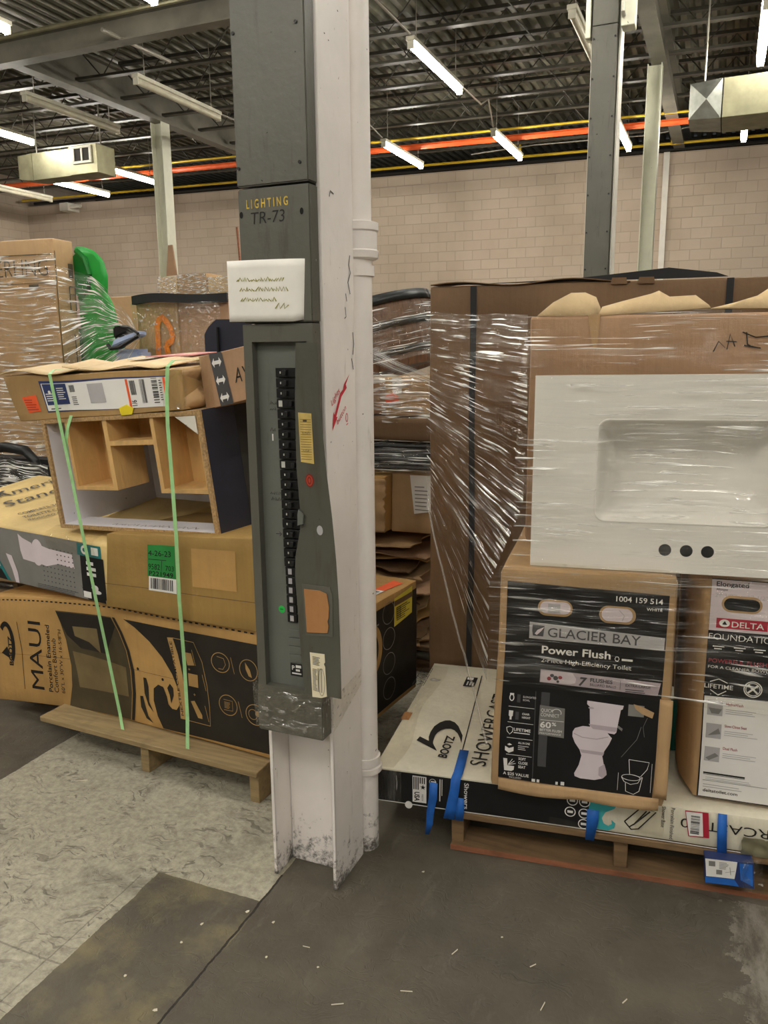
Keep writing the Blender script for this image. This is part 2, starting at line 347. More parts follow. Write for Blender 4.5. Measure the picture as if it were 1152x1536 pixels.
class MB:
    """collects vertices and faces given in world coordinates"""
    def __init__(s): s.v = []; s.f = []; s.uv = {}
    def add(s, vs, fs):
        k = len(s.v); s.v += [Vector(p) for p in vs]; s.f += [tuple(i + k for i in f) for f in fs]; return s
    def box(s, x0, x1, y0, y1, z0, z1):
        return s.hexa([(x0, y0, z0), (x1, y0, z0), (x1, y1, z0), (x0, y1, z0), (x0, y0, z1), (x1, y0, z1), (x1, y1, z1), (x0, y1, z1)])
    def hexa(s, p):
        return s.add(p, [(0, 3, 2, 1), (4, 5, 6, 7), (0, 1, 5, 4), (1, 2, 6, 5), (2, 3, 7, 6), (3, 0, 4, 7)])
    def mbox(s, mp, a0, a1, b0, b1, d0, d1):
        """box in a mapped space (a across, b up, d inwards)"""
        return s.hexa([mp(a0, b0, d0), mp(a1, b0, d0), mp(a1, b0, d1), mp(a0, b0, d1), mp(a0, b1, d0), mp(a1, b1, d0), mp(a1, b1, d1), mp(a0, b1, d1)])
    def tube(s, pts, r, n=8, cap=True):
        pts = [Vector(p) for p in pts]; rings = []
        ref = Vector((0, 0, 1)) if abs((pts[1] - pts[0]).normalized().z) < 0.9 else Vector((1, 0, 0))
        for i, p in enumerate(pts):
            t = (pts[min(i + 1, len(pts) - 1)] - pts[max(i - 1, 0)]).normalized()
            a = t.cross(ref).normalized(); b = t.cross(a)
            rr = r[i] if isinstance(r, (list, tuple)) else r
            rings.append([p + (a * cos(2 * pi * k / n) + b * sin(2 * pi * k / n)) * rr for k in range(n)])
        vs = [q for ring in rings for q in ring]
        fs = [(i * n + k, i * n + (k + 1) % n, (i + 1) * n + (k + 1) % n, (i + 1) * n + k) for i in range(len(pts) - 1) for k in range(n)]
        if cap: fs += [tuple(range(n))[::-1], tuple((len(pts) - 1) * n + k for k in range(n))]
        return s.add(vs, fs)
    def grid(s, fn, nu, nv, wrap=False):
        vs = [fn(i / nu, j / nv) for j in range(nv + 1) for i in range(nu + 1)]
        k = len(s.v)
        for j in range(nv + 1):
            for i in range(nu + 1): s.uv[k + j * (nu + 1) + i] = (i / nu, j / nv)
        return s.add(vs, [(j * (nu + 1) + i, j * (nu + 1) + i + 1, (j + 1) * (nu + 1) + i + 1, (j + 1) * (nu + 1) + i) for j in range(nv) for i in range(nu)])
    def poly(s, mp, pts, d, seg=0.07):
        """flat print: a 2-D outline cut on a fine grid and laid on a mapped face"""
        bm = bmesh.new(); bm.faces.new([bm.verts.new((p[0], p[1], 0)) for p in pts])
        xs = [p[0] for p in pts]; ys = [p[1] for p in pts]
        for ax, lo, hi in ((0, min(xs), max(xs)), (1, min(ys), max(ys))):
            k = int((hi - lo) / seg)
            for i in range(1, k + 1):
                c = lo + (hi - lo) * i / (k + 1)
                co = (c, 0, 0) if ax == 0 else (0, c, 0); no = (1, 0, 0) if ax == 0 else (0, 1, 0)
                bmesh.ops.bisect_plane(bm, geom=bm.verts[:] + bm.edges[:] + bm.faces[:], plane_co=co, plane_no=no, dist=1e-6)
        bm.verts.index_update()
        s.add([mp(v.co.x, v.co.y, d) for v in bm.verts], [tuple(v.index for v in f.verts) for f in bm.faces]); bm.free()
        return s
    def rect(s, mp, x0, x1, y0, y1, d, seg=0.07): return s.poly(mp, [(x0, y0), (x1, y0), (x1, y1), (x0, y1)], d, seg)
    def ell(s, mp, x, y, rx, ry, d, n=24): return s.poly(mp, [(x + rx * cos(2 * pi * k / n), y + ry * sin(2 * pi * k / n)) for k in range(n)], d, 9)
    def ring(s, mp, x, y, rx, ry, t, d, n=28, a0=0, a1=2 * pi):
        vs = []; 
        for k in range(n + 1):
            a = a0 + (a1 - a0) * k / n
            vs += [mp(x + rx * cos(a), y + ry * sin(a), d), mp(x + (rx - t) * cos(a), y + (ry - t) * sin(a), d)]
        return s.add(vs, [(2 * k, 2 * k + 2, 2 * k + 3, 2 * k + 1) for k in range(n)])
    def line(s, mp, pts, t, d):
        """drawn stroke of width t"""
        L, Rr = [], []
        P = [Vector((p[0], p[1])) for p in pts]
        for i, p in enumerate(P):
            q = (P[min(i + 1, len(P) - 1)] - P[max(i - 1, 0)]); q = q.normalized() if q.length else Vector((1, 0))
            nn = Vector((-q.y, q.x)) * t / 2; L.append(p + nn); Rr.append(p - nn)
        vs = [mp(p.x, p.y, d) for p in L] + [mp(p.x, p.y, d) for p in Rr]; k = len(P)
        return s.add(vs, [(i, i + 1, k + i + 1, k + i) for i in range(k - 1)])
    def text(s, mp, body, x, y, h, d, w=None, rot=0.0, bold=0.0, shear=0.0, align='L', xs=1.0):
        vs, fs, cap = glyphs(body, bold, shear)
        if not vs: return s
        k = h / cap; x0 = min(v[0] for v in vs); x1 = max(v[0] for v in vs)
        sx = (w / (x1 - x0)) if w else k * xs
        off = {'L': -x0, 'C': -(x0 + x1) / 2, 'R': -x1}[align]
        c, sn = cos(rot), sin(rot)
        out = []
        for v in vs:
            a = (v[0] + off) * sx; b = v[1] * k
            out.append(mp(x + a * c - b * sn, y + a * sn + b * c, d))
        return s.add(out, fs)
    def build(s, name, mat, parent=None, loc=None, bevel=0, smooth=False, uvscale=None, solid=0, seg=2):
        o0 = Vector(parent.location) if parent and not parent.parent else Vector((0, 0, 0))
        if parent and parent.parent: o0 = Vector(parent['_o'])
        if loc is not None: o0 = Vector(loc)
        me = bpy.data.meshes.new(name)
        me.from_pydata([tuple(v - o0) for v in s.v], [], s.f)
        if uvscale:
            ul = me.uv_layers.new(name='UVMap')
            for lp in me.loops:
                u = s.uv.get(lp.vertex_index, (0, 0)); ul.data[lp.index].uv = (u[0] * uvscale[0], u[1] * uvscale[1])
        me.materials.append(mat)
        bm = bmesh.new(); bm.from_mesh(me)
        if not uvscale: bmesh.ops.recalc_face_normals(bm, faces=bm.faces[:])
        if bevel: bmesh.ops.bevel(bm, geom=bm.edges[:], offset=bevel, segments=seg, affect='EDGES', clamp_overlap=True)
        if smooth or bevel:
            for f in bm.faces: f.smooth = True
            for e in bm.edges:
                if len(e.link_faces) == 2 and e.calc_face_angle(0) > 0.7: e.smooth = False
        bm.to_mesh(me); bm.free()
        o = bpy.data.objects.new(name, me); COL.objects.link(o)
        o['_o'] = tuple(o0)
        if parent: o.parent = parent
        else: o.location = o0
        if solid:
            md = o.modifiers.new('thickness', 'SOLIDIFY'); md.thickness = solid; md.offset = 0
        return o

_g = {}
def glyphs(body, bold, shear):
    key = (body, bold, shear)
    if key not in _g:
        cu = bpy.data.curves.new('lettering', 'FONT'); cu.body = body; cu.resolution_u = 3
        cu.offset = bold; cu.shear = shear
        ob = bpy.data.objects.new('lettering', cu)
        me = ob.to_mesh()
        vs = [tuple(v.co) for v in me.vertices]; fs = [tuple(p.vertices) for p in me.polygons]
        ob.to_mesh_clear(); bpy.data.objects.remove(ob); bpy.data.curves.remove(cu)
        _g[key] = (vs, fs, 0.73)
    return _g[key]

def frame(A, deg, amp=0.0, sc=3.0, seed=0.0):
    """vertical face through A: a metres across, b = height, d metres inwards (negative = proud of the face)"""
    a = radians(deg); e = Vector((cos(a), sin(a), 0)); n = Vector((-sin(a), cos(a), 0)); A = Vector((A[0], A[1], 0))
    def mp(u, z, d=0.0):
        p = A + e * u + n * d; p.z = z
        return wob(p, amp, sc, seed)
    mp.e, mp.n, mp.A = e, n, A
    return mp

def wob(p, amp, sc=3.0, seed=0.0):
    if not amp: return p
    return p + noise.noise_vector(Vector(p) * sc + Vector((seed, seed * 1.7, -seed))) * amp

def quad(TL, BL, BR, TR, dv, amp=0.0, sc=3.0, seed=0.0):
    """bilinear face: s across 0..1, t up 0..1, d as a share of the depth vector dv"""
    TL, BL, BR, TR, dv = map(Vector, (TL, BL, BR, TR, dv))
    def mp(s, t, d=0.0):
        p = (BL * (1 - s) + BR * s) * (1 - t) + (TL * (1 - s) + TR * s) * t + dv * d
        return wob(p, amp, sc, seed)
    return mp

def carton(mp, a0, a1, b0, b1, d0, d1, r=0.012, n=(10, 8, 6), skip=()):
    """closed box with slightly crushed edges in a mapped space"""
    def axis(lo, hi, k):
        rr = min(r, abs(hi - lo) * 0.2) * (1 if hi > lo else -1)
        return [lo, lo + rr] + [lo + rr + (hi - lo - 2 * rr) * i / k for i in range(1, k)] + [hi - rr, hi]
    A, B, D = axis(a0, a1, n[0]), axis(b0, b1, n[1]), axis(d0, d1, n[2])
    I, J, K = len(A) - 1, len(B) - 1, len(D) - 1
    idx = {}; mb = MB()
    def vid(i, j, k):
        if (i, j, k) not in idx:
            ex = (i in (0, I)) + (j in (0, J)) + (k in (0, K))
            a, b, d = A[i], B[j], D[k]
            if ex >= 2:
                q = 0.3
                if i in (0, I): a += (A[1] - A[0] if i == 0 else A[I - 1] - A[I]) * q
                if j in (0, J): b += (B[1] - B[0] if j == 0 else B[J - 1] - B[J]) * q
                if k in (0, K): d += (D[1] - D[0] if k == 0 else D[K - 1] - D[K]) * q
            idx[(i, j, k)] = len(mb.v); mb.v.append(Vector(mp(a, b, d)))
        return idx[(i, j, k)]
    for i in range(I):
        for j in range(J):
            for k in (0, K):
                if ('front' if k == 0 else 'back') in skip: continue
                mb.f.append((vid(i, j, k), vid(i + 1, j, k), vid(i + 1, j + 1, k), vid(i, j + 1, k)))
        for k in range(K):
            for j in (0, J):
                if ('bottom' if j == 0 else 'top') in skip: continue
                mb.f.append((vid(i, j, k), vid(i + 1, j, k), vid(i + 1, j, k + 1), vid(i, j, k + 1)))
    for j in range(J):
        for k in range(K):
            for i in (0, I):
                mb.f.append((vid(i, j, k), vid(i, j + 1, k), vid(i, j + 1, k + 1), vid(i, j, k + 1)))
    return mb

def scribble(mb, mp, x, y, w, h, t, d, rnd, slope=0.0):
    pts = []; k = int(w / h * 4)
    for i in range(k + 1):
        f = i / k
        pts.append((x + w * f + rnd.uniform(-.2, .2) * h, y + slope * w * f + (h if i % 2 else 0) * rnd.uniform(0.35, 1.0)))
    mb.line(mp, pts, t, d)

def bars(mb, mp, x0, x1, y0, y1, d, n, rnd, vertical=True):
    L = (x1 - x0) if vertical else (y1 - y0); p = 0
    ws = [rnd.choice((1, 1, 2, 3)) for _ in range(2 * n)]; T = sum(ws)
    for i, wd in enumerate(ws):
        a = L * p / T; b = L * (p + wd) / T; p += wd
        if i % 2 == 0:
            if vertical: mb.rect(mp, x0 + a, x0 + b, y0, y1, d, 9)
            else: mb.rect(mp, x0, x1, y0 + a, y0 + b, d, 9)

def lines(mb, mp, x0, x1, y0, y1, d, n, rnd, t=0.4):
    """rows of print too small to read"""
    hh = (y1 - y0) / n
    for i in range(n):
        mb.rect(mp, x0, x0 + (x1 - x0) * rnd.uniform(0.6, 1), y0 + hh * i, y0 + hh * (i + t), d, 9)
L1, L2, L3, L4, L5 = -0.0016, -0.0028, -0.0040, -0.0052, -0.0064

# ================================================================== SETTING
SL = 0.063                                   # the block wall and the joists run at a slight angle
def wy(x, y0): return y0 + SL * (x + 1.1)
def structure(mb, name, mat, **k):
    return props(mb.build(name, mat, **k), kind='structure')

structure(MB().add([(-17.2, -11, 0), (8.2, -11, 0), (8.2, 20, 0), (-17.2, 20, 0)], [(0, 1, 2, 3)]), 'floor', MT['floor'])
def slab(x0, y0, x1, y1, t, z0, z1):
    a = Vector((x0, y0, 0)); b = Vector((x1, y1, 0)); n = Vector((-(b - a).y, (b - a).x, 0)).normalized() * t
    return MB().hexa([(*p.xy, z) for z in (z0, z1) for p in (a, b, b + n, a + n)])
structure(slab(-17.05, wy(-17.05, 17.65), 8.2, wy(8.2, 17.65), 0.3, 0, 5.30), 'wall_back', MT['block'])
structure(slab(-17.0, -11, -17.0, 20.0, 0.3, 0, 6.1), 'wall_left', MT['block'])
structure(slab(8.2, 20, 8.2, -11, 0.2, 0, 6.0), 'wall_right', MT['plain_wall'])
structure(slab(8.2, -11, -17.2, -11, 0.2, 0, 6.0), 'wall_front', MT['plain_wall'])
structure(slab(-17.2, 19.2, 8.2, 19.9, 0.2, 4.6, 6.0), 'wall_gap_backing', MT['dark_void'])  # dark slab backs the gap above the wall, its shade painted in
# ribbed steel roof deck
mb = MB(); x = -17.3; prof = []
while x < 8.3:
    prof += [(x, 6.05), (x + 0.06, 6.05), (x + 0.09, 5.97), (x + 0.16, 5.97)]; x += 0.19
k = len(prof)
mb.add([(p[0], -11, p[1]) for p in prof] + [(p[0], 20.2, p[1]) for p in prof], [(i, i + 1, k + i + 1, k + i) for i in range(k - 1)])
structure(mb, 'ceiling', MT['deck'])
structure(slab(-1.385, 17.57, -1.275, 17.575, 0.08, 0, 5.30), 'trim_1', MT['far_face'])

# ---- roof steel
def ibeam(mb, x, y0, y1, z0, z1, wd=0.2, t=0.02):
    mb.box(x - wd / 2, x + wd / 2, y0, y1, z0, z0 + t); mb.box(x - wd / 2, x + wd / 2, y0, y1, z1 - t, z1)
    mb.box(x - 0.008, x + 0.008, y0, y1, z0 + t, z1 - t)
for x, lab in ((-9.0, 'deep grey roof girder carried by the pale column near the corner of the hall'),
               (-1.1, 'deep grey roof girder running over the pale column beside the tall grey panel')):
    mb = MB(); ibeam(mb, x, 8.84 if x < -5 else 2.3, 19.0, 5.32, 5.86)
    o = mb.build('roof_girder', MT['girder'], loc=(x, 8, 5.32))
    props(o, lab, 'girder', kind='thing')
mb = MB(); mb.box(-14.0, -2.2, 8.66, 8.69, 5.29, 5.56); mb.box(-14.0, -2.2, 8.58, 8.76, 5.27, 5.29); mb.box(-14.0, -2.2, 8.56, 8.82, 5.54, 5.56)
props(mb.build('roof_beam', MT['girder'], loc=(-8, 8.8, 5.27)), 'broad grey steel beam crossing under the roof deck at the top of the picture', 'beam', kind='thing')

edge_highlight = [(-14.0, 8.54, 5.55), (-2.2, 8.54, 5.55)]  # added tube standing for light caught on the beam's top edge
NTH = ('first', 'second', 'third', 'fourth', 'fifth', 'sixth', 'seventh', 'eighth', 'ninth', 'tenth', 'eleventh', 'twelfth')
def joist(y0, xa, xb, label):
    r = thing('roof_joist', label, 'joist', (xa, wy(xa, y0), 5.4), 'open web steel joists under the roof deck', 'thing')
    def P(x, z, dy=0.0): return (x, wy(x, y0) + dy, z)
    for nm, z, hh in (('top_chord', 5.88, 0.045), ('bottom_chord', 5.40, 0.035)):
        mb = MB(); mb.hexa([P(xa, z, -.05), P(xb, z, -.05), P(xb, z, .05), P(xa, z, .05), P(xa, z + hh, -.05), P(xb, z + hh, -.05), P(xb, z + hh, .05), P(xa, z + hh, .05)])
        mb.build(nm, MT['joist'], r)
    k = max(4, int((xb - xa) / 0.42)); k += k % 2
    mb = MB(); mb.tube([P(xa + (xb - xa) * i / k, 5.41 if i % 2 else 5.88) for i in range(k + 1)], 0.0125, 5)
    mb.build('web', MT['joist'], r)
ys = [16.3, 15.3, 14.3, 13.3, 12.3, 11.3, 10.35, 7.6, 6.6]
bays = ((-16.9, -9.12, 'in the far corner bay'), (-8.88, -1.22, 'between the two girders'), (-0.98, 6.4, 'in the big duct bay'))
for i, y0 in enumerate(ys):
    for xa, xb, where in bays:
        joist(y0, xa, xb, 'open web steel joist %s, %s from the block wall' % (where, NTH[i]))

# ---- columns
def wcol(mb, x0, x1, y0, y1, z0, z1, t=0.012):
    mb.box(x0, x0 + t, y0, y1, z0, z1); mb.box(x1 - t, x1, y0, y1, z0, z1)
    yc = (y0 + y1) / 2; mb.box(x0 + t, x1 - t, yc - 0.005, yc + 0.005, z0, z1)
def fcol(name, label, x0, x1, y0, y1, z1, mat):
    mb = MB(); wcol(mb, x0, x1, y0, y1, 0, z1)
    return props(mb.build(name, mat, loc=((x0 + x1) / 2, (y0 + y1) / 2, 0), bevel=0.002, seg=1), label, 'column', kind='thing')
fcol('steel_column', 'pale steel column rising behind the wrapped boxes near the hall corner', -9.12, -8.90, 11.75, 11.98, 5.32, MT['far_col'])
mb = MB(); wcol(mb, -1.245, -1.055, 12.30, 12.5, 0, 5.32)
props(mb.build('steel_column', MT['far_col'], loc=(-1.15, 12.4, 0)), 'pale painted steel column standing between the grey panelled column and the block wall', 'column', kind='thing')
# grey panelled column, second of the row
r = thing('steel_column', 'white steel column faced with a tall grey riveted cover, rising over the tall box', 'column', (-1.04, 7.15, 0), None, 'thing')
mb = MB(); wcol(mb, -1.15, -0.925, 7.06, 7.26, 0, 5.95); mb.build('steel_shaft', MT['far_face'], r)
mb = MB(); mb.box(-1.137, -0.945, 7.0, 7.055, 0, 4.02); mb.box(-1.137, -0.945, 7.0, 7.055, 4.025, 5.9); mb.build('wiring_cover', MT['gray'], r, bevel=0.003)
for i in range(14):
    for x in (-1.123, -0.959):
        mb = MB(); mb.tube([(x, 6.992, 1.9 + i * 0.29), (x, 7.0, 1.9 + i * 0.29)], 0.008, 6)
        mb.build('rivet', MT['blackp'], r)
mb = MB(); mb.box(-0.915, -0.815, 6.96, 7.1, 3.98, 4.35); o = mb.build('switch_box', MT['far_col'], r, bevel=0.004)
mb = MB(); mb.tube([(-0.90, 6.93, 4.35), (-0.90, 6.93, 4.07), (-0.895, 6.95, 4.04)], 0.016, 8); mb.build('switch_lever', MT['conduit'], o)
mb = MB(); mb.box(-1.19, -1.152, 6.99, 7.1, 3.94, 4.4); mb.build('side_box', MT['far_col'], r, bevel=0.004)

# ---- strip lights
def strip_light(x, y, on, label, z=5.0, ln=1.9, group='strip lights under the roof'):
    r = thing('strip_light', label, 'light', (x, y, z + 0.08), group)
    mb = MB(); mb.box(x - 0.055, x + 0.055, y, y + ln, z + 0.035, z + 0.085); mb.build('housing', MT['lamp_body'], r, bevel=0.006, seg=1)
    mb = MB(); mb.tube([(x, y + 0.03, z), (x, y + ln - 0.03, z)], 0.045, 10)
    mb.build('tube', MT['tube_on' if on else 'tube_off'], r, smooth=True)
    for yy in (y + 0.012, y + ln - 0.03):
        mb = MB(); mb.box(x - 0.04, x + 0.04, yy, yy + 0.018, z - 0.05, z + 0.035); mb.build('end_cap', MT['lamp_body'], r)
    for yy in (y + 0.2, y + ln - 0.2):
        mb = MB(); mb.tube([(x, yy, z + 0.08), (x, yy, 5.96)], 0.006, 5); mb.build('hanger_rod', MT['conduit'], r)
W = 'strip light under the roof deck'
for x, y, on, lab in (
    (-3.58, 9.4, 1, 'lit %s beside the white column, over the tall box' % W),
    (0.15, 9.9, 1, 'lit %s above the big galvanised duct at the picture edge' % W),
    (-10.85, 9.0, 1, 'lit %s above the duct with the vent' % W),
    (-7.26, 9.1, 0, 'unlit pale %s above and beside the corner column' % W),
    (-9.10, 9.03, 0, 'unlit pale %s ending over the duct with the vent' % W),
    (-1.73, 9.3, 0, 'unlit %s half hidden by the grey panelled column' % W),
    (-5.62, 13.45, 1, 'lit %s by the block wall, beside the white column' % W),
    (-3.74, 13.6, 1, 'lit %s midway between the white and grey columns' % W),
    (-1.83, 13.75, 1, 'lit %s peeking out beside the grey panelled column' % W),
    (0.03, 13.9, 1, 'lit %s below the big galvanised duct by the block wall' % W),
    (-11.1, 12.5, 1, 'lit %s between the vented duct and the corner column' % W),
    (-12.88, 13.1, 1, 'lit %s just below the vented duct' % W),
    (-14.45, 13.0, 0, 'unlit %s beside the yellow pipe in the hall corner' % W),
    (-7.95, 12.9, 0, 'unlit %s behind the corner column, short of the grey panel' % W),
    (-7.42, 5.35, 1, 'lit %s cut by the picture edge above the broad beam' % W),
    (-5.50, 5.4, 1, 'lit %s at the picture top over the broad beam' % W),
):
    strip_light(x, y, on, lab)
for y in (5.4, 1.3, -2.8, -6.9):  # unseen lamp rows continuing the grid, added to light the front faces
    for x in (-9.3, -5.5, -3.7, -1.8, 0.05, 1.9, 3.8):
        if y == 5.4 and x in (-5.5, -9.3): continue
        if y == 1.3 and x in (-3.7, 0.05, 3.8): continue
        strip_light(x, y, 1, 'unseen strip light added in the rows behind and above the camera for front light', group='unseen strip lights added overhead')

# ---- pipes and conduits
def pipe(name, label, pts, r, mat, cat='pipe', n=8):
    mb = MB(); mb.tube(pts, r, n); return props(mb.build(name, MT[mat], loc=pts[0], smooth=True), label, cat, kind='thing')
def wp(x, y0, z): return (x, wy(x, y0), z)
pipe('conduit', 'pale bar added as the lit upper edge of the broad steel beam', edge_highlight, 0.03, 'galv')
pipe('sprinkler_pipe', 'thin yellow pipe high along the top edge of the block wall', [wp(-16.6, 17.1, 5.34), wp(7, 17.1, 5.34)], 0.026, 'pipe_y')
pipe('sprinkler_pipe', 'thin yellow pipe hung above the orange red one, away from the wall', [wp(-12.4, 14.9, 5.33), wp(6, 14.9, 5.33)], 0.02, 'pipe_y')
pipe('sprinkler_pipe', 'thick orange red pipe running between the two yellow ones', [wp(-16.6, 15.3, 5.28), wp(6, 15.3, 5.28)], 0.055, 'pipe_o')
pipe('wall_pipe', 'black pipe lying on the top of the block wall', [wp(-16.6, 17.5, 5.33), wp(7, 17.5, 5.33)], 0.04, 'wire')
for x in (-4.2, -1.2):
    mb = MB(); mb.box(x - 0.03, x + 0.03, wy(x, 17.06), wy(x, 17.12), 5.37, 5.62); mb.box(x + 0.1, x + 0.14, wy(x, 17.06), wy(x, 17.12), 5.37, 5.6); mb.box(x - 0.03, x + 0.14, wy(x, 17.06), wy(x, 17.12), 5.31, 5.372)
    props(mb.build('pipe_bracket', MT['pipe_y'], loc=(x, 17, 5.34)), 'small yellow bracket on the yellow wall pipe ' + ('near the grey panelled column' if x > -2 else 'beside a lit strip light'), 'bracket')
pipe('conduit', 'thin grey conduit linking the unlit lamp to the lit one over the tall box', [(-3.58, 7.4, 5.1), (-3.58, 9.4, 5.1)], 0.012, 'conduit')
pipe('conduit', 'thin bent conduit from the lit lamp over the tall box to the wall lamp', [(-3.58, 11.3, 5.08), (-3.6, 12.4, 5.12), (-3.66, 13.0, 5.35), (-3.74, 13.6, 5.1)], 0.012, 'conduit')
pipe('conduit', 'thin bent conduit to the wall lamp beside the white column', [(-6.2, 12.4, 5.3), (-5.75, 12.9, 5.3), (-5.64, 13.45, 5.1)], 0.012, 'conduit')
pipe('conduit', 'thin conduit beyond the end of the unlit lamp above the corner column', [(-7.25, 11.0, 5.06), (-7.1, 12.2, 5.02), (-7.9, 12.9, 5.06)], 0.014, 'conduit')
pipe('conduit', 'pale sagging wire between the wall lamps behind the grey panelled column', [(-4.8, 15.9, 5.25), (-3.6, 16.0, 5.32), (-1.5, 16.1, 5.3), (-0.6, 16.2, 5.42), (0.6, 16.3, 5.38)], 0.012, 'conduit')
pipe('conduit', 'grey conduit running towards the block wall above the broad beam', [(-7.05, 8.3, 5.3), (-6.99, 9.5, 5.3)], 0.025, 'conduit')

# ---- ducts
r = thing('air_duct', 'galvanised air duct with a square vent, hung under the roof near the hall corner', 'duct', (-10.4, 11.3, 4.4))
mb = MB(); mb.box(-11.02, -10.16, 11.0, 11.36, 4.44, 4.87); o = mb.build('duct_body', MT['galv'], r, bevel=0.006, seg=1)
mb = MB(); mb.hexa([(-11.40, 11.06, 4.50), (-11.03, 11.0, 4.44), (-11.03, 11.36, 4.44), (-11.40, 11.36, 4.5), (-11.40, 11.06, 4.87), (-11.03, 11.0, 4.87), (-11.03, 11.36, 4.87), (-11.40, 11.36, 4.87)]); mb.build('tapered_end', MT['galv'], r)
mb = MB(); mb.box(-10.15, -9.57, 10.93, 11.36, 4.43, 4.875); o = mb.build('vent_head', MT['galv'], r, bevel=0.008, seg=1)
mb = MB(); mb.box(-10.03, -9.70, 10.915, 10.925, 4.62, 4.83); mb.build('vent_opening', MT['dark_void'], o)
mb = MB(); 
for a, b, c, d in ((-10.06, -9.67, 4.82, 4.855), (-10.06, -9.67, 4.59, 4.625), (-10.06, -10.02, 4.62, 4.83), (-9.71, -9.67, 4.62, 4.83), (-9.88, -9.85, 4.62, 4.83)): mb.box(a, b, 10.90, 10.93, c, d)
mb.build('vent_frame', MT['lamp_body'], o)
for x in (-11.2, -9.8):
    mb = MB(); mb.tube([(x, 11.3, 4.87), (x, 11.3, 5.95)], 0.012, 6); mb.build('hanger_rod', MT['conduit'], r)
r = thing('air_duct', 'big galvanised air duct hung under the roof at the picture edge', 'duct', (0.6, 11.3, 4.2))
mb = MB(); mb.box(-0.24, 3.2, 11.0, 11.75, 4.22, 4.66); mb.build('duct_body', MT['galv'], r, bevel=0.006, seg=1)
mb = MB(); c = (-0.42, 10.97, 4.44)
P8 = [(-0.615, 11.1, 4.26), (-0.25, 11.0, 4.22), (-0.25, 11.0, 4.66), (-0.615, 11.1, 4.66)]
mb.add(P8 + [c], [(0, 1, 4), (1, 2, 4), (2, 3, 4), (3, 0, 4)])
mb.add([(-0.615, 11.1, 4.26), (-0.615, 11.7, 4.26), (-0.615, 11.7, 4.66), (-0.615, 11.1, 4.66), (-0.25, 11.7, 4.22), (-0.25, 11.7, 4.66), (-0.25, 11.0, 4.22), (-0.25, 11.0, 4.66)], [(0, 1, 2, 3), (0, 6, 4, 1), (3, 2, 5, 7), (1, 4, 5, 2)])
mb.build('tapered_end', MT['galv_d'], r)
for x in (-0.45, 0.35, 1.6):
    mb = MB(); mb.tube([(x, 11.05, 4.66), (x, 11.05, 5.95)], 0.012, 6); mb.build('hanger_rod', MT['conduit'], r)
# junction box on the block wall in the corner
mb = MB(); mb.box(-15.62, -15.36, 16.35, 16.75, 5.06, 5.25); mb.tube([(-15.4, 16.45, 5.16), (-15.08, 16.5, 5.17)], 0.05, 8)
props(mb.build('wall_box', MT['far_face'], loc=(-15.5, 16.5, 5.06)), 'small pale box with a spout high on the block wall by the corner', 'box')

# ================================================================== THE WHITE COLUMN AND ITS PANELBOARD
rnd = random.Random(3)
col = thing('steel_column', 'thick white steel column standing on the floor in front, carrying the grey breaker panel', 'column', (-1.05, 1.95, 0), None, 'thing')
mb = MB(); wcol(mb, -1.157, -0.945, 1.857, 2.046, 0, 5.95, 0.013); mb.build('column_shaft', MT['white_col'], col, bevel=0.0025, seg=1)
# red marker arrow and handwriting on the flange
fl = lambda u, z, d=0.0: Vector((-0.945 + 0.0008 - d, u, z))
mb = MB()
mb.poly(fl, [(1.893, 1.344), (1.925, 1.378), (1.917, 1.379), (1.951, 1.43), (1.985, 1.452), (1.98, 1.462), (2.004, 1.489), (1.968, 1.462), (1.962, 1.449), (1.944, 1.44), (1.908, 1.385), (1.902, 1.392)], -0.0006, 9)
mb.text(fl, 'Lights', 1.893, 1.408, 0.017, -0.0006, rot=0.62, shear=0.25, w=0.062)
mb.text(fl, 'button', 1.925, 1.357, 0.016, -0.0006, rot=0.62, shear=0.2, w=0.068)
mb.ring(fl, 1.982, 1.372, 0.008, 0.012, 0.0025, -0.0006); mb.line(fl, [(1.978, 1.352), (1.99, 1.356)], 0.0025, -0.0006)
mb.build('red_handwriting', MT['red_ink'], col)
mb = MB()
for a, b in (([(2.02, 1.80), (2.012, 1.775), (2.022, 1.755), (2.005, 1.73), (2.018, 1.70)], .0035), ([(1.99, 1.70), (1.996, 1.68)], .003), ([(1.985, 1.665), (1.99, 1.64), (1.98, 1.635)], .003), ([(2.03, 1.60), (2.035, 1.57), (2.028, 1.54)], .004), ([(1.905, 1.93), (1.912, 1.945), (1.93, 1.94)], .003), ([(2.02, 1.53), (2.03, 1.50)], .004)):
    mb.line(fl, a, b, -0.0006)
mb.build('scuff_mark', MT['black_ink'], col)
# conduit behind the flange
r = thing('conduit', 'white painted conduit with couplings running down behind the white column', 'pipe', (-0.958, 2.1, 0))
mb = MB(); mb.tube([(-0.958, 2.098, 0.0), (-0.955, 2.098, 5.9)], 0.040, 18); mb.build('conduit_pipe', MT['white_col'], r, smooth=True)
mb = MB(); mb.tube([(-0.956, 2.104, z) for z in (1.795, 1.80, 1.818, 1.822, 1.868, 1.872, 1.893, 1.896)], [.046, .054, .056, .052, .052, .056, .056, .045], 20); mb.build('coupling', MT['white_col'], r, smooth=True)
for z in (1.752, 0.285):
    mb = MB(); mb.tube([(-0.957, 2.1, z), (-0.957, 2.1, z + 0.028)], 0.046, 18); mb.build('pipe_clamp', MT['white_col'], r, smooth=True)
mb = MB(); mb.tube([(-0.957, 2.102, z) for z in (0.258, 0.262, 0.28, 0.284)], [.044, .05, .05, .043], 18); mb.build('coupling', MT['white_col'], r, smooth=True)

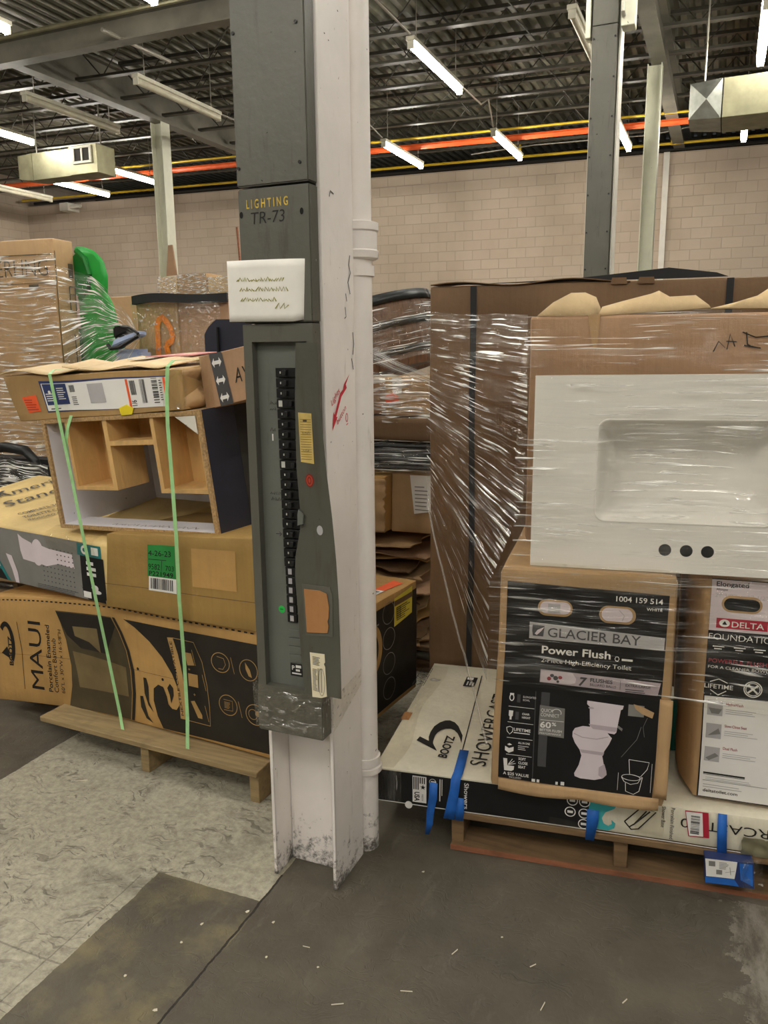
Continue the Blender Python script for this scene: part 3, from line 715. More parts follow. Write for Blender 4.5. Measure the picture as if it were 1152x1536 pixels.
pn = thing('breaker_panel', 'tall dark grey electrical breaker panel with bent open door, mounted on the white column', 'panel', (-1.05, 1.83, 0.5))
X0, X1, YF = -1.152, -0.950, 1.808
def wire_box(name, z0, z1, yf=YF):
    mb = MB(); mb.box(X0, X1, yf, 1.855, z0, z1); return mb.build(name, MT['gray'], pn, bevel=0.003)
upc = wire_box('wiring_duct', 1.952, 5.9)
lowc = wire_box('wiring_cover', 1.622, 1.947, 1.811)
pf = lambda u, z, d=0.0: Vector((u, YF + 0.003 + d, z))
for u, z in ((-1.143, 1.886), (-0.972, 1.884)):
    mb = MB(); mb.ell(pf, u, z, 0.005, 0.008, -0.0012); mb.build('screw_hole', MT['hole'], lowc)
pu = lambda u, z, d=0.0: Vector((u, YF + d, z))
for z in (1.995, 2.30):
    for u in (-1.143, -0.972):
        mb = MB(); mb.tube([(u, YF - 0.003, z), (u, YF + 0.001, z)], 0.0042, 8); mb.build('screw', MT['blackp'], upc)
mb = MB(); mb.text(pf, 'L I G H T I N G', -1.127, 1.9, 0.0215, -0.0012, w=0.118, bold=0.02, rot=0.01); mb.build('stencil_lettering', MT['yellow_ink'], lowc)
# stencil bridges
mb = MB(); mb.text(pf, 'TR-73', -1.115, 1.862, 0.030, -0.0012, w=0.096, shear=0.12, bold=-0.005, rot=0.02); mb.build('marker_lettering', MT['black_ink'], lowc)
# panel trim: four sides round a recessed dead front
mb = MB()
mb.box(X0, -1.127, YF, 1.85, 0.505, 1.619); mb.box(-0.968, X1, YF, 1.85, 0.505, 1.619)
mb.box(-1.127, -0.968, YF, 1.85, 1.575, 1.619); mb.box(-1.127, -0.968, YF, 1.85, 0.505, 0.635)
tr = mb.build('panel_trim', MT['gray'], pn)
mb = MB(); mb.box(-1.127, -0.968, 1.832, 1.85, 0.635, 1.575); df = mb.build('dead_front', MT['gray_in'], pn)
mb = MB(); mb.box(X0 - 0.002, X1 + 0.003, YF - 0.007, 1.853, 0.500, 0.612); mb.build('lower_cover', MT['gray'], pn, bevel=0.004)
di = lambda u, z, d=0.0: Vector((u, 1.832 + d, z))
def breaker(k, z):
    x0 = -1.069 + 0.0003 * k; 
    if k < 20:
        mb = MB(); mb.box(x0, x0 + 0.060, 1.822, 1.834, z, z + 0.0235); b = mb.build('breaker', MT['blackp'], pn, bevel=0.0012, seg=1)
        mb = MB(); on = k in (3, 9)
        tx = x0 + (0.040 if on else 0.026)
        mb.box(tx, tx + 0.010, 1.811, 1.823, z + 0.005, z + 0.019); mb.build('toggle', MT['toggle'], b, bevel=0.001, seg=1)
        mb = MB(); 
        mp = lambda u, zz, d=0.0: Vector((u, 1.822 + d, zz))
        if on: mb.rect(mp, x0 + 0.006, x0 + 0.017, z + 0.004, z + 0.020, -0.0006, 9)
        else: mb.rect(mp, x0 + 0.013, x0 + 0.0165, z + 0.009, z + 0.0145, -0.0006, 9)
        mb.build('rating_mark', MT['mark'], b)
    else:
        mb = MB(); mb.box(x0, x0 + 0.03, 1.826, 1.834, z, z + 0.0235); b = mb.build('breaker', MT['blackp'], pn, bevel=0.0012, seg=1)
        mp = lambda u, zz, d=0.0: Vector((u, 1.826 + d, zz))
        mb = MB(); mb.rect(mp, x0 + 0.009, x0 + 0.020, z + 0.004, z + 0.020, -0.0006, 9); mb.build('rating_mark', MT['lgrey_ink'], b)
for k in range(26): breaker(k, 1.486 - k * 0.02655)
mb = MB()
for z in (0.80, 0.776, 0.752, 0.728): mb.box(-1.061, -1.02, 1.829, 1.833, z - 0.022, z); 
mb.build('blank_filler', MT['gray_in'], pn, bevel=0.001, seg=1)
mb = MB(); mb.rect(di, -1.060, -1.022, 0.665, 0.702, -0.001, 9); lg = mb.build('maker_plate', MT['black'], pn)
mb = MB(); mb.text(di, 'P', -1.055, 0.683, 0.013, -0.002, bold=.02); mb.rect(di, -1.043, -1.026, 0.69, 0.698, -0.002); mb.rect(di, -1.043, -1.03, 0.68, 0.686, -0.002); mb.rect(di, -1.055, -1.026, 0.671, 0.675, -0.002); mb.build('plate_lettering', MT['white'], lg)
mb = MB(); mb.ell(di, -1.081, 0.855, 0.010, 0.0105, -0.001); gd = mb.build('green_dot', MT['green_dot'], pn)
mb = MB(); mb.rect(di, -1.086, -1.076, 0.8545, 0.8565, -0.002, 9); mb.build('dot_line', MT['black_ink'], gd)
mb = MB(); rn = random.Random(5)
scribble(mb, di, -1.094, 1.415, 0.022, 0.010, 0.0016, -0.001, rn); scribble(mb, di, -1.094, 1.400, 0.018, 0.009, 0.0016, -0.001, rn)
scribble(mb, di, -1.094, 1.345, 0.016, 0.010, 0.0016, -0.001, rn)
scribble(mb, di, -1.102, 1.176, 0.030, 0.009, 0.0016, -0.001, rn, -.05); scribble(mb, di, -1.099, 1.160, 0.028, 0.010, 0.0018, -0.001, rn, -.05)
mb.line(di, [(-1.09, 1.068), (-1.074, 1.068)], 0.0016, -0.001); mb.line(di, [(-1.079, 1.074), (-1.073, 1.068), (-1.079, 1.062)], 0.0016, -0.001)
mb.build('marker_note', MT['black_ink'], df)
mb = MB(); mb.rect(di, -1.091, -1.087, 1.32, 1.338, -0.001, 9); mb.build('white_chip', MT['white'], df)
# open, bent door: outline laid on a sheet that leans out towards its foot
def dmap(u, z, d=0.0):
    t = max(0.0, (1.25 - z) / 0.6)
    return Vector((u - 0.012 + 0.027 * min(t, 1.0), 1.795 - 0.028 * t * t - 0.02 * t * max(0.0, (u + 0.99) / 0.1) + d, z))
def dp(pts): return [(u - 0.02 + 0.004, z) for u, z in pts]
out = [(-0.979, 1.572), (-0.920, 1.571), (-0.918, 1.432), (-0.905, 1.267), (-0.893, 1.13), (-0.886, 1.02), (-0.882, 0.922), (-0.880, 0.80), (-0.878, 0.663), (-0.996, 0.653), (-1.003, 0.741), (-1.008, 0.85), (-1.010, 0.908), (-1.012, 0.97), (-1.008, 1.02), (-0.998, 1.06), (-0.990, 1.09), (-0.985, 1.125), (-0.988, 1.264), (-0.986, 1.432)]
mb = MB(); mb.poly(dmap, out, 0.0, 0.03)
dr = mb.build('panel_door', MT['door'], pn, solid=0.003)
mb = MB(); mb.poly(dmap, [(-0.978, 1.399), (-0.940, 1.397), (-0.936, 1.269), (-0.974, 1.273)], -0.0025, .03); c = mb.build('circuit_card', MT['card'], dr)
mb = MB(); rn = random.Random(9)
for i in range(17): mb.rect(dmap, -0.972, -0.941, 1.28 + i * 0.0063, 1.2815 + i * 0.0063, -0.0038, 9)
mb.build('card_ruling', MT['cardline'], c)
mb = MB(); mb.rect(dmap, -0.964, -0.953, 1.376, 1.381, -0.0038, 9); scribble(mb, dmap, -0.966, 1.345, 0.02, 0.008, 0.001, -0.0038, rn); scribble(mb, dmap, -0.966, 1.30, 0.018, 0.008, 0.001, -0.0038, rn); mb.build('card_writing', MT['olive'], c)
mb = MB(); mb.ell(dmap, -0.951, 1.226, 0.0125, 0.0175, -0.0025); c = mb.build('round_sticker', MT['red_st2'], dr)
mb = MB(); mb.ring(dmap, -0.951, 1.226, 0.009, 0.0135, 0.003, -0.0038); mb.ell(dmap, -0.951, 1.226, 0.003, 0.006, -0.0038); mb.build('sticker_ring', MT['red_st'], c)
mb = MB(); mb.ell(dmap, -0.929, 1.098, 0.009, 0.0125, -0.0025); mb.build('latch_hole', MT['lgrey_ink'], dr)
mb = MB(); mb.poly(dmap, [(-0.991, 1.107), (-0.975, 1.112), (-0.972, 1.135), (-0.985, 1.15), (-0.989, 1.135)], -0.008, .03); mb.build('latch', MT['gray_in'], dr, solid=0.006)
mb = MB(); mb.poly(dmap, [(-0.992, 0.95), (-0.905, 0.952), (-0.898, 0.93), (-0.900, 0.822), (-0.986, 0.812)], -0.0025, .03); mb.build('card_pocket', MT['gray'], dr, solid=0.002)
mb = MB(); mb.poly(dmap, [(-0.984, 0.938), (-0.935, 0.94), (-0.914, 0.934), (-0.908, 0.90), (-0.910, 0.872), (-0.914, 0.862), (-0.911, 0.85), (-0.914, 0.832), (-0.925, 0.829), (-0.980, 0.822)], -0.006, .03); mb.build('pocket_card', MT['hardboard'], dr, solid=0.002)
mb = MB(); mb.poly(dmap, [(-0.975, 0.768), (-0.927, 0.772), (-0.926, 0.75), (-0.930, 0.745), (-0.926, 0.738), (-0.922, 0.66), (-0.940, 0.652), (-0.970, 0.648)], -0.0035, .02); c = mb.build('circuit_label', MT['cream'], dr)
mb = MB(); rn = random.Random(4); lines(mb, dmap, -0.966, -0.934, 0.738, 0.762, -0.0048, 6, rn); lines(mb, dmap, -0.967, -0.951, 0.668, 0.728, -0.0048, 18, rn)
mb.ring(dmap, -0.938, 0.695, 0.011, 0.037, 0.0012, -0.0048)
for i in range(18): mb.rect(dmap, -0.951, -0.945, 0.668 + i * .0035, 0.6695 + i * .0035, -0.0048, 9); mb.rect(dmap, -0.941, -0.936, 0.668 + i * .0035, 0.6695 + i * .0035, -0.0048, 9)
mb.build('label_print', MT['dgrey_ink'], c)
# film round the foot of the panel, and the strand trailing to the flange
def fpan(i, j):
    L = [(-1.160, 1.86), (-1.160, 1.795), (-0.945, 1.793), (-0.940, 1.85)]
    s = i * 3; k = min(2, int(s)); f = s - k
    x = L[k][0] * (1 - f) + L[k + 1][0] * f; y = L[k][1] * (1 - f) + L[k + 1][1] * f
    return wob(Vector((x, y, 0.515 + 0.128 * j + 0.01 * sin(9 * i))), 0.004, 14)
mb = MB(); mb.grid(fpan, 36, 14)
props(mb.build('stretch_wrap', MT['film_patch'], loc=(-1.05, 1.8, 0.51), uvscale=(0.6, 0.13), smooth=True), 'scrap of clear wrap stuck round the foot of the grey breaker panel', 'plastic wrap')
mb = MB(); mb.grid(lambda i, j: wob(Vector((-0.9435, 1.857 + 0.19 * i, 0.50 + 0.07 * i + (0.10 - 0.05 * i) * j)), 0.0008, 14), 20, 6)
props(mb.build('stretch_wrap', MT['film_patch'], loc=(-0.9435, 1.9, 0.55), uvscale=(0.3, 0.1), smooth=True), 'narrow band of clear wrap pulled across the side of the white column', 'plastic wrap')
# paper notice with a curled edge
def note(u, v, d=0.0):
    x = -1.187 + 0.225 * u; y = 1.802 - 0.006 * sin(pi * u)
    if u > 0.84:
        f = (u - 0.84) / 0.16; x = -1.187 + 0.225 * 0.84 + 0.05 * sin(f * 1.3) * (0.75 + 0.25 * v); y = 1.802 + 0.035 * f * f
    return Vector((x, y + d, 1.627 + 0.15 * v - 0.004 * u + (0.010 * (u - .84) / .16 if u > .84 and v < .5 else 0)))
r = thing('paper_notice', 'white paper notice with faded greenish handwriting, taped across the grey panel', 'paper', (-1.08, 1.80, 1.63))
mb = MB(); mb.grid(note, 30, 8); mb.build('sheet', MT['paper'], r, smooth=True, solid=0.0006)
mb = MB(); rn = random.Random(12)
for a, b, c in ((0.13, 0.62, 0.66), (0.18, 0.60, 0.50), (0.18, 0.46, 0.335), (0.64, 0.14, 0.21)):
    scribble(mb, note, a, c, b, 0.07 if b > .2 else 0.10, 0.017, -0.0015, rn, -0.02)
mb.build('handwriting', MT['olive_ink'], r)

# ================================================================== LEFT PALLET AND ITS LOAD
def pallet(name, label, A, deg, wd, dp, mats, h=0.13, bottom=True, brd=(0.12,) * 7, first=0):
    mp = frame(A, deg, 0.004, 4, 2.0)
    c = mp(wd / 2, 0, dp / 2); r = thing(name, label, 'pallet', (c.x, c.y, 0), 'wooden pallets')
    b0 = 0.018 if bottom else 0.0
    for i, u in enumerate((0.0, wd / 2 - 0.02, wd - 0.04)[first:]):
        mb = MB(); mb.mbox(mp, u, u + 0.04, b0, h - 0.022, 0.02, dp - 0.02); mb.build('stringer', mats[0], r, bevel=0.002, seg=1)
    k = len(brd); gap = (dp - sum(brd)) / (k - 1); d = 0
    for i, b in enumerate(brd):
        mb = MB(); mb.mbox(mp, -0.008, wd + 0.008, h - 0.022, h, d, d + b); mb.build('deck_board', mats[1], r, bevel=0.003, seg=1); d += b + gap
    if bottom:
        for d in (0.0, dp / 2 - 0.06, dp - 0.12):
            mb = MB(); mb.mbox(mp, 0, wd, 0.0, 0.018, d, d + 0.12); bo = mb.build('bottom_board', mats[1], r, bevel=0.002, seg=1)
            if d == 0.0: mb = MB(); mb.mbox(mp, 0, wd, 0.001, 0.0175, -0.0015, 0.004); mb.build('board_edge', mats[2], bo)
    return r
pallet('pallet', 'weathered wooden pallet under the long brown bathtub carton, beside the white column', (-2.43, 2.205), -3.0, 1.03, 1.15, (MT['pallet'], MT['pallet'], MT['pallet']), bottom=False, first=1, brd=(0.13, .09, .09, .09, .09, .09, .12))

TA = (-1.4, 2.237)
def droop(mp0):
    def mp(u, z, d=0.0):
        p = mp0(u, z, d)
        if u < -0.62: p.z -= 0.075 * min(1.2, (-0.62 - u) / 0.83) ** 1.6
        return p
    mp.e, mp.n = mp0.e, mp0.n
    return mp
tb = droop(frame(TA, -5.3, 0.004, 3.0, 1.0))
r = thing('bathtub_carton', 'long brown and black printed bathtub carton lying across the pallet, bottom of the strapped stack', 'box', (-2.0, 2.6, 0.13))
tub = r
carton(tb, -1.47, 0.2, 0.135, 0.612, 0.0, 0.80, n=(22, 8, 10)).build('carton', MT['cb2'], r, smooth=True)
mb = MB(); 
mb.poly(tb, [(-0.655, 0.556), (-0.60, 0.532), (-0.53, 0.488), (-0.47, 0.435), (-0.425, 0.375), (-0.395, 0.31), (-0.40, 0.255), (-0.415, 0.235), (-0.437, 0.235), (-0.455, 0.25), (-0.46, 0.28), (-0.475, 0.315), (-0.50, 0.32), (-0.525, 0.30), (-0.53, 0.25), (-0.515, 0.19), (-0.49, 0.145), (0.196, 0.16), (0.196, 0.558)], L1, 0.06)
mb.poly(tb, [(-0.44, 0.335), (-0.425, 0.32), (-0.425, 0.29), (-0.44, 0.255), (-0.445, 0.29), (-0.455, 0.315)], L1)
mb.poly(tb, [(-0.575, 0.335), (-0.56, 0.335), (-0.552, 0.30), (-0.555, 0.24), (-0.535, 0.20), (-0.56, 0.225), (-0.575, 0.27)], L1)
mb.poly(tb, [(-0.60, 0.255), (-0.585, 0.257), (-0.577, 0.22), (-0.565, 0.18), (-0.54, 0.155), (-0.575, 0.168), (-0.60, 0.21)], L1)
# thin dark band right of the bath picture
mb.poly(tb, [(-0.70, 0.556), (-0.665, 0.50), (-0.635, 0.43), (-0.62, 0.35), (-0.622, 0.26), (-0.64, 0.145), (-0.655, 0.145), (-0.638, 0.26), (-0.636, 0.35), (-0.65, 0.43), (-0.68, 0.50), (-0.715, 0.556)], L1)
mb.build('black_print', MT['black_tub'], r)
mb = MB(); mb.poly(tb, [(-1.035, 0.56), (-0.72, 0.556), (-0.685, 0.50), (-0.655, 0.43), (-0.641, 0.35), (-0.643, 0.26), (-0.66, 0.145), (-1.0, 0.145), (-0.975, 0.24), (-0.968, 0.33), (-0.985, 0.44), (-1.01, 0.51)], L1); mb.build('bath_picture', MT['olive'], r)
mb = MB(); mb.poly(tb, [(-0.95, 0.395), (-0.66, 0.36), (-0.66, 0.24), (-0.93, 0.24), (-0.935, 0.30)], L2); mb.poly(tb, [(-0.94, 0.50), (-0.80, 0.50), (-0.79, 0.40), (-0.85, 0.44), (-0.93, 0.46)], L2); mb.build('bath_picture_light', MT['olive2'], r)
mb = MB(); mb.poly(tb, [(-1.03, 0.555), (-0.72, 0.552), (-0.70, 0.52), (-0.76, 0.40), (-0.90, 0.41), (-0.975, 0.46), (-1.0, 0.50)], L2 + .0004); mb.build('bath_picture_dark', MT['black_tub'], r)
mb = MB()
V = radians(88)
mb.text(tb, 'MAUI', -1.145, 0.205, 0.082, L1, w=0.30, rot=V)
mb.text(tb, 'Porcelain Enameled', -1.092, 0.200, 0.026, L1, w=0.295, rot=V, bold=0.008)
mb.text(tb, 'Comfort Bathtub', -1.058, 0.200, 0.026, L1, w=0.24, rot=V)
mb.text(tb, '60"L x 30"W x 16-5/8"H', -1.022, 0.200, 0.020, L1, w=0.28, rot=V, bold=-0.006)
mb.text(tb, 'BOOTZ', -1.330, 0.305, 0.026, L1, w=0.13, rot=V, bold=0.03)
mb.ring(tb, -1.36, 0.40, 0.052, 0.10, 0.022, L1, a0=-0.9, a1=2.3)
mb.poly(tb, [(-1.40, 0.36), (-1.345, 0.335), (-1.36, 0.39)], L1)
mb.line(tb, [(-1.282, 0.50), (-1.265, 0.38), (-1.272, 0.20)], 0.003, L1)
for i in range(60):
    u = -1.44 + i * 0.0272; mb.rect(tb, u, u + 0.014, 0.5925, 0.598, L1, 9)
for u, z in ((-0.60, 0.365), (-0.475, 0.345)): mb.ell(tb, u, z, 0.006, 0.006, L1, 10)
mb.build('black_lettering', MT['black_ink'], r)
mb = MB(); mb.rect(tb, -1.44, 0.15, 0.357, 0.3585, L1 + .0004); mb.build('flap_crease', MT['cbd'], r)
mb = MB(); mb.poly(tb, [(-0.437, 0.52), (-0.410, 0.523), (-0.388, 0.46), (-0.372, 0.38), (-0.364, 0.30), (-0.362, 0.205), (-0.396, 0.205), (-0.398, 0.30), (-0.405, 0.38), (-0.418, 0.45)], L2)
mb.poly(tb, [(-0.358, 0.475), (-0.325, 0.475), (-0.312, 0.43), (-0.345, 0.425)], L2); mb.rect(tb, -0.345, -0.300, 0.345, 0.395, L2); mb.poly(tb, [(-0.34, 0.285), (-0.322, 0.29), (-0.29, 0.24), (-0.29, 0.225), (-0.31, 0.225)], L2)
mb.text(tb, '=', -0.342, 0.405, 0.012, L2, bold=.02); mb.text(tb, '+', -0.325, 0.308, 0.014, L2, bold=.02)
mb.line(tb, [(-0.41, 0.522), (-0.31, 0.520), (-0.275, 0.45), (-0.258, 0.36), (-0.252, 0.28), (-0.254, 0.205), (-0.362, 0.205)], 0.0024, L2)
for u, z, a, b in ((-0.19, 0.464, .042, .038), (-0.066, 0.458, .040, .040), (-0.165, 0.306, .042, .040), (-0.045, 0.294, .042, .040)): mb.ring(tb, u, z, a, b, 0.0028, L2)
for u, z in ((-0.137, 0.462), (-0.112, 0.30), (-0.315, 0.46), (-0.272, 0.37), (-0.268, 0.25)): mb.line(tb, [(u - .006, z + 0.03), (u + 0.008, z - 0.03)], 0.002, L2)
mb.poly(tb, [(-0.08, 0.485), (-0.06, 0.46), (-0.052, 0.432), (-0.066, 0.436), (-0.078, 0.46)], L2); mb.ell(tb, -0.034, 0.30, 0.011, 0.011, L2)
mb.ring(tb, -0.055, 0.294, 0.02, 0.02, 0.002, L2); mb.line(tb, [(-0.185, 0.325), (-0.145, 0.325), (-0.145, 0.287), (-0.185, 0.285)], 0.002, L2); lines(mb, tb, -0.182, -0.152, 0.293, 0.32, L2, 5, rnd)
mb.line(tb, [(-0.205, 0.485), (-0.175, 0.482), (-0.167, 0.46), (-0.18, 0.44), (-0.2, 0.44)], 0.002, L2)
mb.build('kraft_print', MT['kraft_ink'], r)
mb = MB(); mb.text(tb, 'NEXTILE COMPATIBLE', -0.3785, 0.22, 0.012, L3, w=0.29, rot=radians(97), bold=0.01); mb.build('label_lettering', MT['black_ink'], r)
# printed end of the same carton
E0 = tb(0.2, 0.3, 0.0)
te = frame((E0.x + 0.0015, E0.y), 84.7, 0.0, 3)
def te(v, z, d=0.0):
    p = tb(0.2, z, v); return p + tb.e * (-d)
mb = MB(); mb.rect(te, 0.012, 0.79, 0.16, 0.580, L1); mb.build('black_end_print', MT['black_tub'], r)
mb = MB(); mb.poly(te, [(0.585, 0.59), (0.745, 0.602), (0.74, 0.49), (0.582, 0.475)], L3); o = mb.build('yellow_label', MT['yel_lab'], r)
mb = MB(); lines(mb, te, 0.60, 0.72, 0.495, 0.555, L4, 7, rnd); bars(mb, te, 0.60, 0.64, 0.50, 0.55, L4, 6, rnd); mb.build('label_print', MT['olive'], o)
mb = MB(); mb.rect(te, 0.585, 0.74, 0.558, 0.58, L4); mb.build('tape_strip', MT['cbd'], o)
mb = MB()
for z in (0.545, 0.44, 0.335, 0.23): mb.ring(te, 0.54, z, 0.05, 0.045, 0.003, L2)
mb.rect(te, 0.42, 0.46, 0.52, 0.527, L2)
mb.build('end_circles', MT['grey_ink'], r)
mb = MB(); mb.ring(te, 0.40, 0.43, 0.085, 0.105, 0.03, L2, a0=-1.2, a1=2.2); mb.build('end_arch', MT['kraft_ink'], r)
tt = lambda u, v, d=0.0: tb(u, 0.612 - d, v)
mb = MB(); mb.poly(tt, [(0.11, 0.56), (0.15, 0.56), (0.175, 0.72), (0.12, 0.74)], L2); mb.build('orange_label', MT['orange'], r)
mb = MB(); mb.poly(tt, [(0.12, 0.50), (0.155, 0.50), (0.16, 0.585), (0.12, 0.585)], L3); o = mb.build('barcode_label', MT['white'], r)
mb = MB(); bars(mb, tt, 0.125, 0.15, 0.505, 0.575, L4, 9, rnd, False); mb.build('barcode', MT['black_ink'], o)

# toilet carton with grey printed side
aA = (-2.085, 2.275); am0 = frame(aA, -10, 0.005, 3, 4.0)
def am(u, z, d=0.0):          # top leans up towards the back
    p = am0(u, z, d); t = (z - 0.612) / 0.25
    p.z += t * (0.085 * d / 0.6 + 0.0); return p
r = thing('toilet_carton', 'golden toilet carton with script lettering on top, under the upturned cabinet', 'box', (-2.5, 2.6, 0.61))
carton(am, -1.30, 0.03, 0.613, 0.850, 0, 0.62, n=(14, 6, 10)).build('carton', MT['kraft'], r, smooth=True)
mb = MB(); mb.rect(am, -0.80, -0.125, 0.617, 0.842, L1); mb.build('grey_print', MT['grey_ink'], r)
mb = MB(); mb.rect(am, -1.298, -0.80, 0.617, 0.74, L1); mb.build('kraft_print', MT['kraft_ink'], r)
mb = MB(); mb.poly(am, [(-0.86, 0.74), (-0.74, 0.735), (-0.66, 0.64), (-0.635, 0.617), (-0.74, 0.617), (-0.80, 0.66)], L2); mb.rect(am, -0.175, -0.035, 0.79, 0.838, L2); mb.build('teal_print', MT['dteal'], r)
mb = MB(); mb.rect(am, -0.160, -0.025, 0.630, 0.79, L2); mb.poly(am, [(-0.16, 0.66), (-0.17, 0.67), (-0.13, 0.617), (-0.03, 0.617), (-0.03, 0.64)], L2); mb.poly(am, [(-0.80, 0.665), (-0.70, 0.66), (-0.66, 0.617), (-0.78, 0.617)], L3); mb.build('dark_print', MT['black'], r)
mb = MB()
mb.poly(am, [(-0.56, 0.83), (-0.53, 0.815), (-0.47, 0.80), (-0.46, 0.72), (-0.535, 0.725), (-0.55, 0.76)], L2)
mb.ell(am, -0.435, 0.765, 0.04, 0.055, L2); mb.poly(am, [(-0.43, 0.80), (-0.36, 0.79), (-0.21, 0.785), (-0.20, 0.73), (-0.30, 0.735), (-0.38, 0.715), (-0.43, 0.72)], L2)
mb.poly(am, [(-0.655, 0.735), (-0.615, 0.73), (-0.58, 0.66), (-0.575, 0.617), (-0.60, 0.617), (-0.62, 0.67)], L3)
mb.build('mauve_print', MT['lav'], r)
mb = MB(); mb.ell(am, -0.75, 0.69, 0.045, 0.03, L4); mb.poly(am, [(-0.80, 0.725), (-0.72, 0.715), (-0.70, 0.67), (-0.775, 0.68)], L3); mb.build('seat_picture', MT['lgrey_ink'], r)
mb = MB()
for i in range(9):
    for j in range(9): mb.ell(am, -0.40 + i * 0.024, 0.635 + j * 0.0195, 0.0045, 0.003, L2, 6)
for i in range(4): lines(mb, am, -0.45, -0.18, 0.62, 0.64, L2, 3, rnd)
mb.build('dot_pattern', MT['dgrey_ink'], r)
mb = MB(); mb.ring(am, -0.13, 0.815, 0.020, 0.018, 0.010, L3); mb.rect(am, -0.09, -0.05, 0.80, 0.83, L3); lines(mb, am, -0.125, -0.06, 0.715, 0.78, L3, 3, rnd, .6); mb.ell(am, -0.085, 0.67, 0.02, 0.012, L3); mb.ell(am, -0.075, 0.655, 0.025, 0.008, L3); mb.rect(am, -0.155, -0.11, 0.625, 0.65, L3); mb.build('white_print', MT['white'], r)
mb = MB(); mb.poly(am, [(-0.865, 0.745), (-0.855, 0.745), (-0.80, 0.70), (-0.745, 0.617), (-0.765, 0.617), (-0.81, 0.69)], L4); mb.build('white_edge', MT['white'], r)
at = lambda a, b, d=0.0: am(-b, 0.850 - d * 1.0, a)
mb = MB()
mb.text(at, 'American', 0.235, 1.075, 0.105, L2 - .002, w=0.46, shear=0.35, rot=-0.12)
mb.line(at, [(0.16, 1.09), (0.20, 1.06), (0.25, 1.09), (0.30, 1.15), (0.34, 1.185)], 0.016, L2 - .002)
mb.text(at, 'Standard', 0.175, 0.905, 0.105, L2 - .002, w=0.46, shear=0.35, rot=-0.14)
mb.text(at, 'COMPLETE TOILET', 0.115, 0.715, 0.036, L2 - .002, w=0.24, bold=0.012, rot=-0.24)
mb.text(at, 'TOILETTE COMPLETE', 0.095, 0.652, 0.038, L2 - .002, w=0.25, bold=0.012, rot=-0.36)
mb.text(at, 'INODORO COMPLETO', 0.08, 0.597, 0.028, L2 - .002, w=0.24, bold=0.012, rot=-0.38)
mb.build('script_lettering', MT['dgrey_ink'], r)
mb = MB(); mb.grid(lambda i, j: am(-0.36 + 0.30 * i - 0.06 * j, 0.852 - (0.06 * max(0, 1 - j * 3)), -0.006 + 0.14 * max(0, j - 0.3)), 14, 8); mb.build('clear_tape', MT['clear_tape'], r, uvscale=(0.3, 0.15), smooth=True)

# plain brown carton with green tag
pb = quad((-2.075, 2.262, 0.897), (-2.105, 2.262, 0.613), (-1.335, 2.215, 0.613), (-1.335, 2.215, 0.948), (0.042, 0.45, 0.0), 0.006, 3, 6)
r = thing('brown_carton', 'plain brown carton with a green dated tag, under the upturned cabinet', 'box', (-1.7, 2.45, 0.61))
carton(pb, 0, 1, 0, 1, 0, 1, r=0.02, n=(14, 6, 8)).build('carton', MT['cbo'], r, smooth=True)
pu_ = lambda u, z, d=0.0: pb((u + 0.705) / 0.77, (z - 0.613) / 0.31, d / 0.45)
mb = MB(); mb.rect(pb, 0.0, 1.0, 0.32, 0.328, -.003); mb.build('flap_crease', MT['cbd'], r)
mb = MB(); mb.rect(pu_, -0.492, -0.358, 0.762, 0.884, L2); o = mb.build('green_tag', MT['green_lab'], r)
mb = MB(); mb.text(pu_, '4-26-23', -0.487, 0.842, 0.022, L3, w=0.11); mb.text(pu_, '9582', -0.487, 0.79, 0.022, L3, w=0.055); mb.text(pu_, '703', -0.405, 0.79, 0.020, L3, w=0.04); mb.line(pu_, [(-0.422, 0.825), (-0.425, 0.785)], .002, L3); mb.rect(pu_, -0.487, -0.40, 0.827, 0.829, L3, 9); mb.text(pu_, 'P221949', -0.484, 0.766, 0.018, L3, w=0.115, bold=.012); mb.build('tag_lettering', MT['black_ink'], o)
mb = MB(); mb.rect(pu_, -0.486, -0.356, 0.708, 0.762, L2); o = mb.build('barcode_tag', MT['white'], r)
mb = MB(); bars(mb, pu_, -0.478, -0.37, 0.716, 0.757, L3, 22, rnd); mb.build('barcode', MT['black_ink'], o)
mb = MB(); mb.rect(pb, 0.55, 0.80, 0.42, 0.86, -.004); mb.build('paper_patch', MT['cb2'], r)

# upturned vanity cabinet
cq = quad((-2.435, 2.352, 1.300), (-2.375, 2.347, 0.878), (-1.580, 2.273, 0.918), (-1.640, 2.279, 1.358), (0.06, 0.52, 0.03))
r = thing('vanity_cabinet', 'upturned vanity cabinet with open pale compartments and a navy side, strapped on the cartons', 'cabinet', (-2.0, 2.5, 0.88))
def panel(name, mat, *a):
    mb = MB(); mb.mbox(cq, *a); return mb.build(name, MT[mat], r)
panel('side_panel', 'mdf', 0, 0.022, 0, 1, 0.0, 0.02); panel('inner_side', 'lilac', 0.0, 0.022, 0, 1, 0.02, 1)
panel('side_panel', 'mdf', 0.978, 1.0, 0, 1, 0.0, 0.02); panel('outer_side', 'navy', 0.978, 1.0, 0, 1, 0.02, 1)
panel('back_panel', 'lilac', 0.022, 0.978, 0.0, 1, 0.96, 0.99)
panel('front_rail', 'lilac', 0.022, 0.978, 0.0, 0.035, 0.006, 0.24); panel('rail_edge', 'mdf', 0.022, 0.978, 0.0, 0.036, 0.0, 0.006)
panel('top_panel', 'mdf', 0.022, 0.978, 0.965, 1, 0.0, 0.96)
c1 = panel('compartment', 'maple', 0.155, 0.175, 0.36, 0.965, 0.01, 0.30)
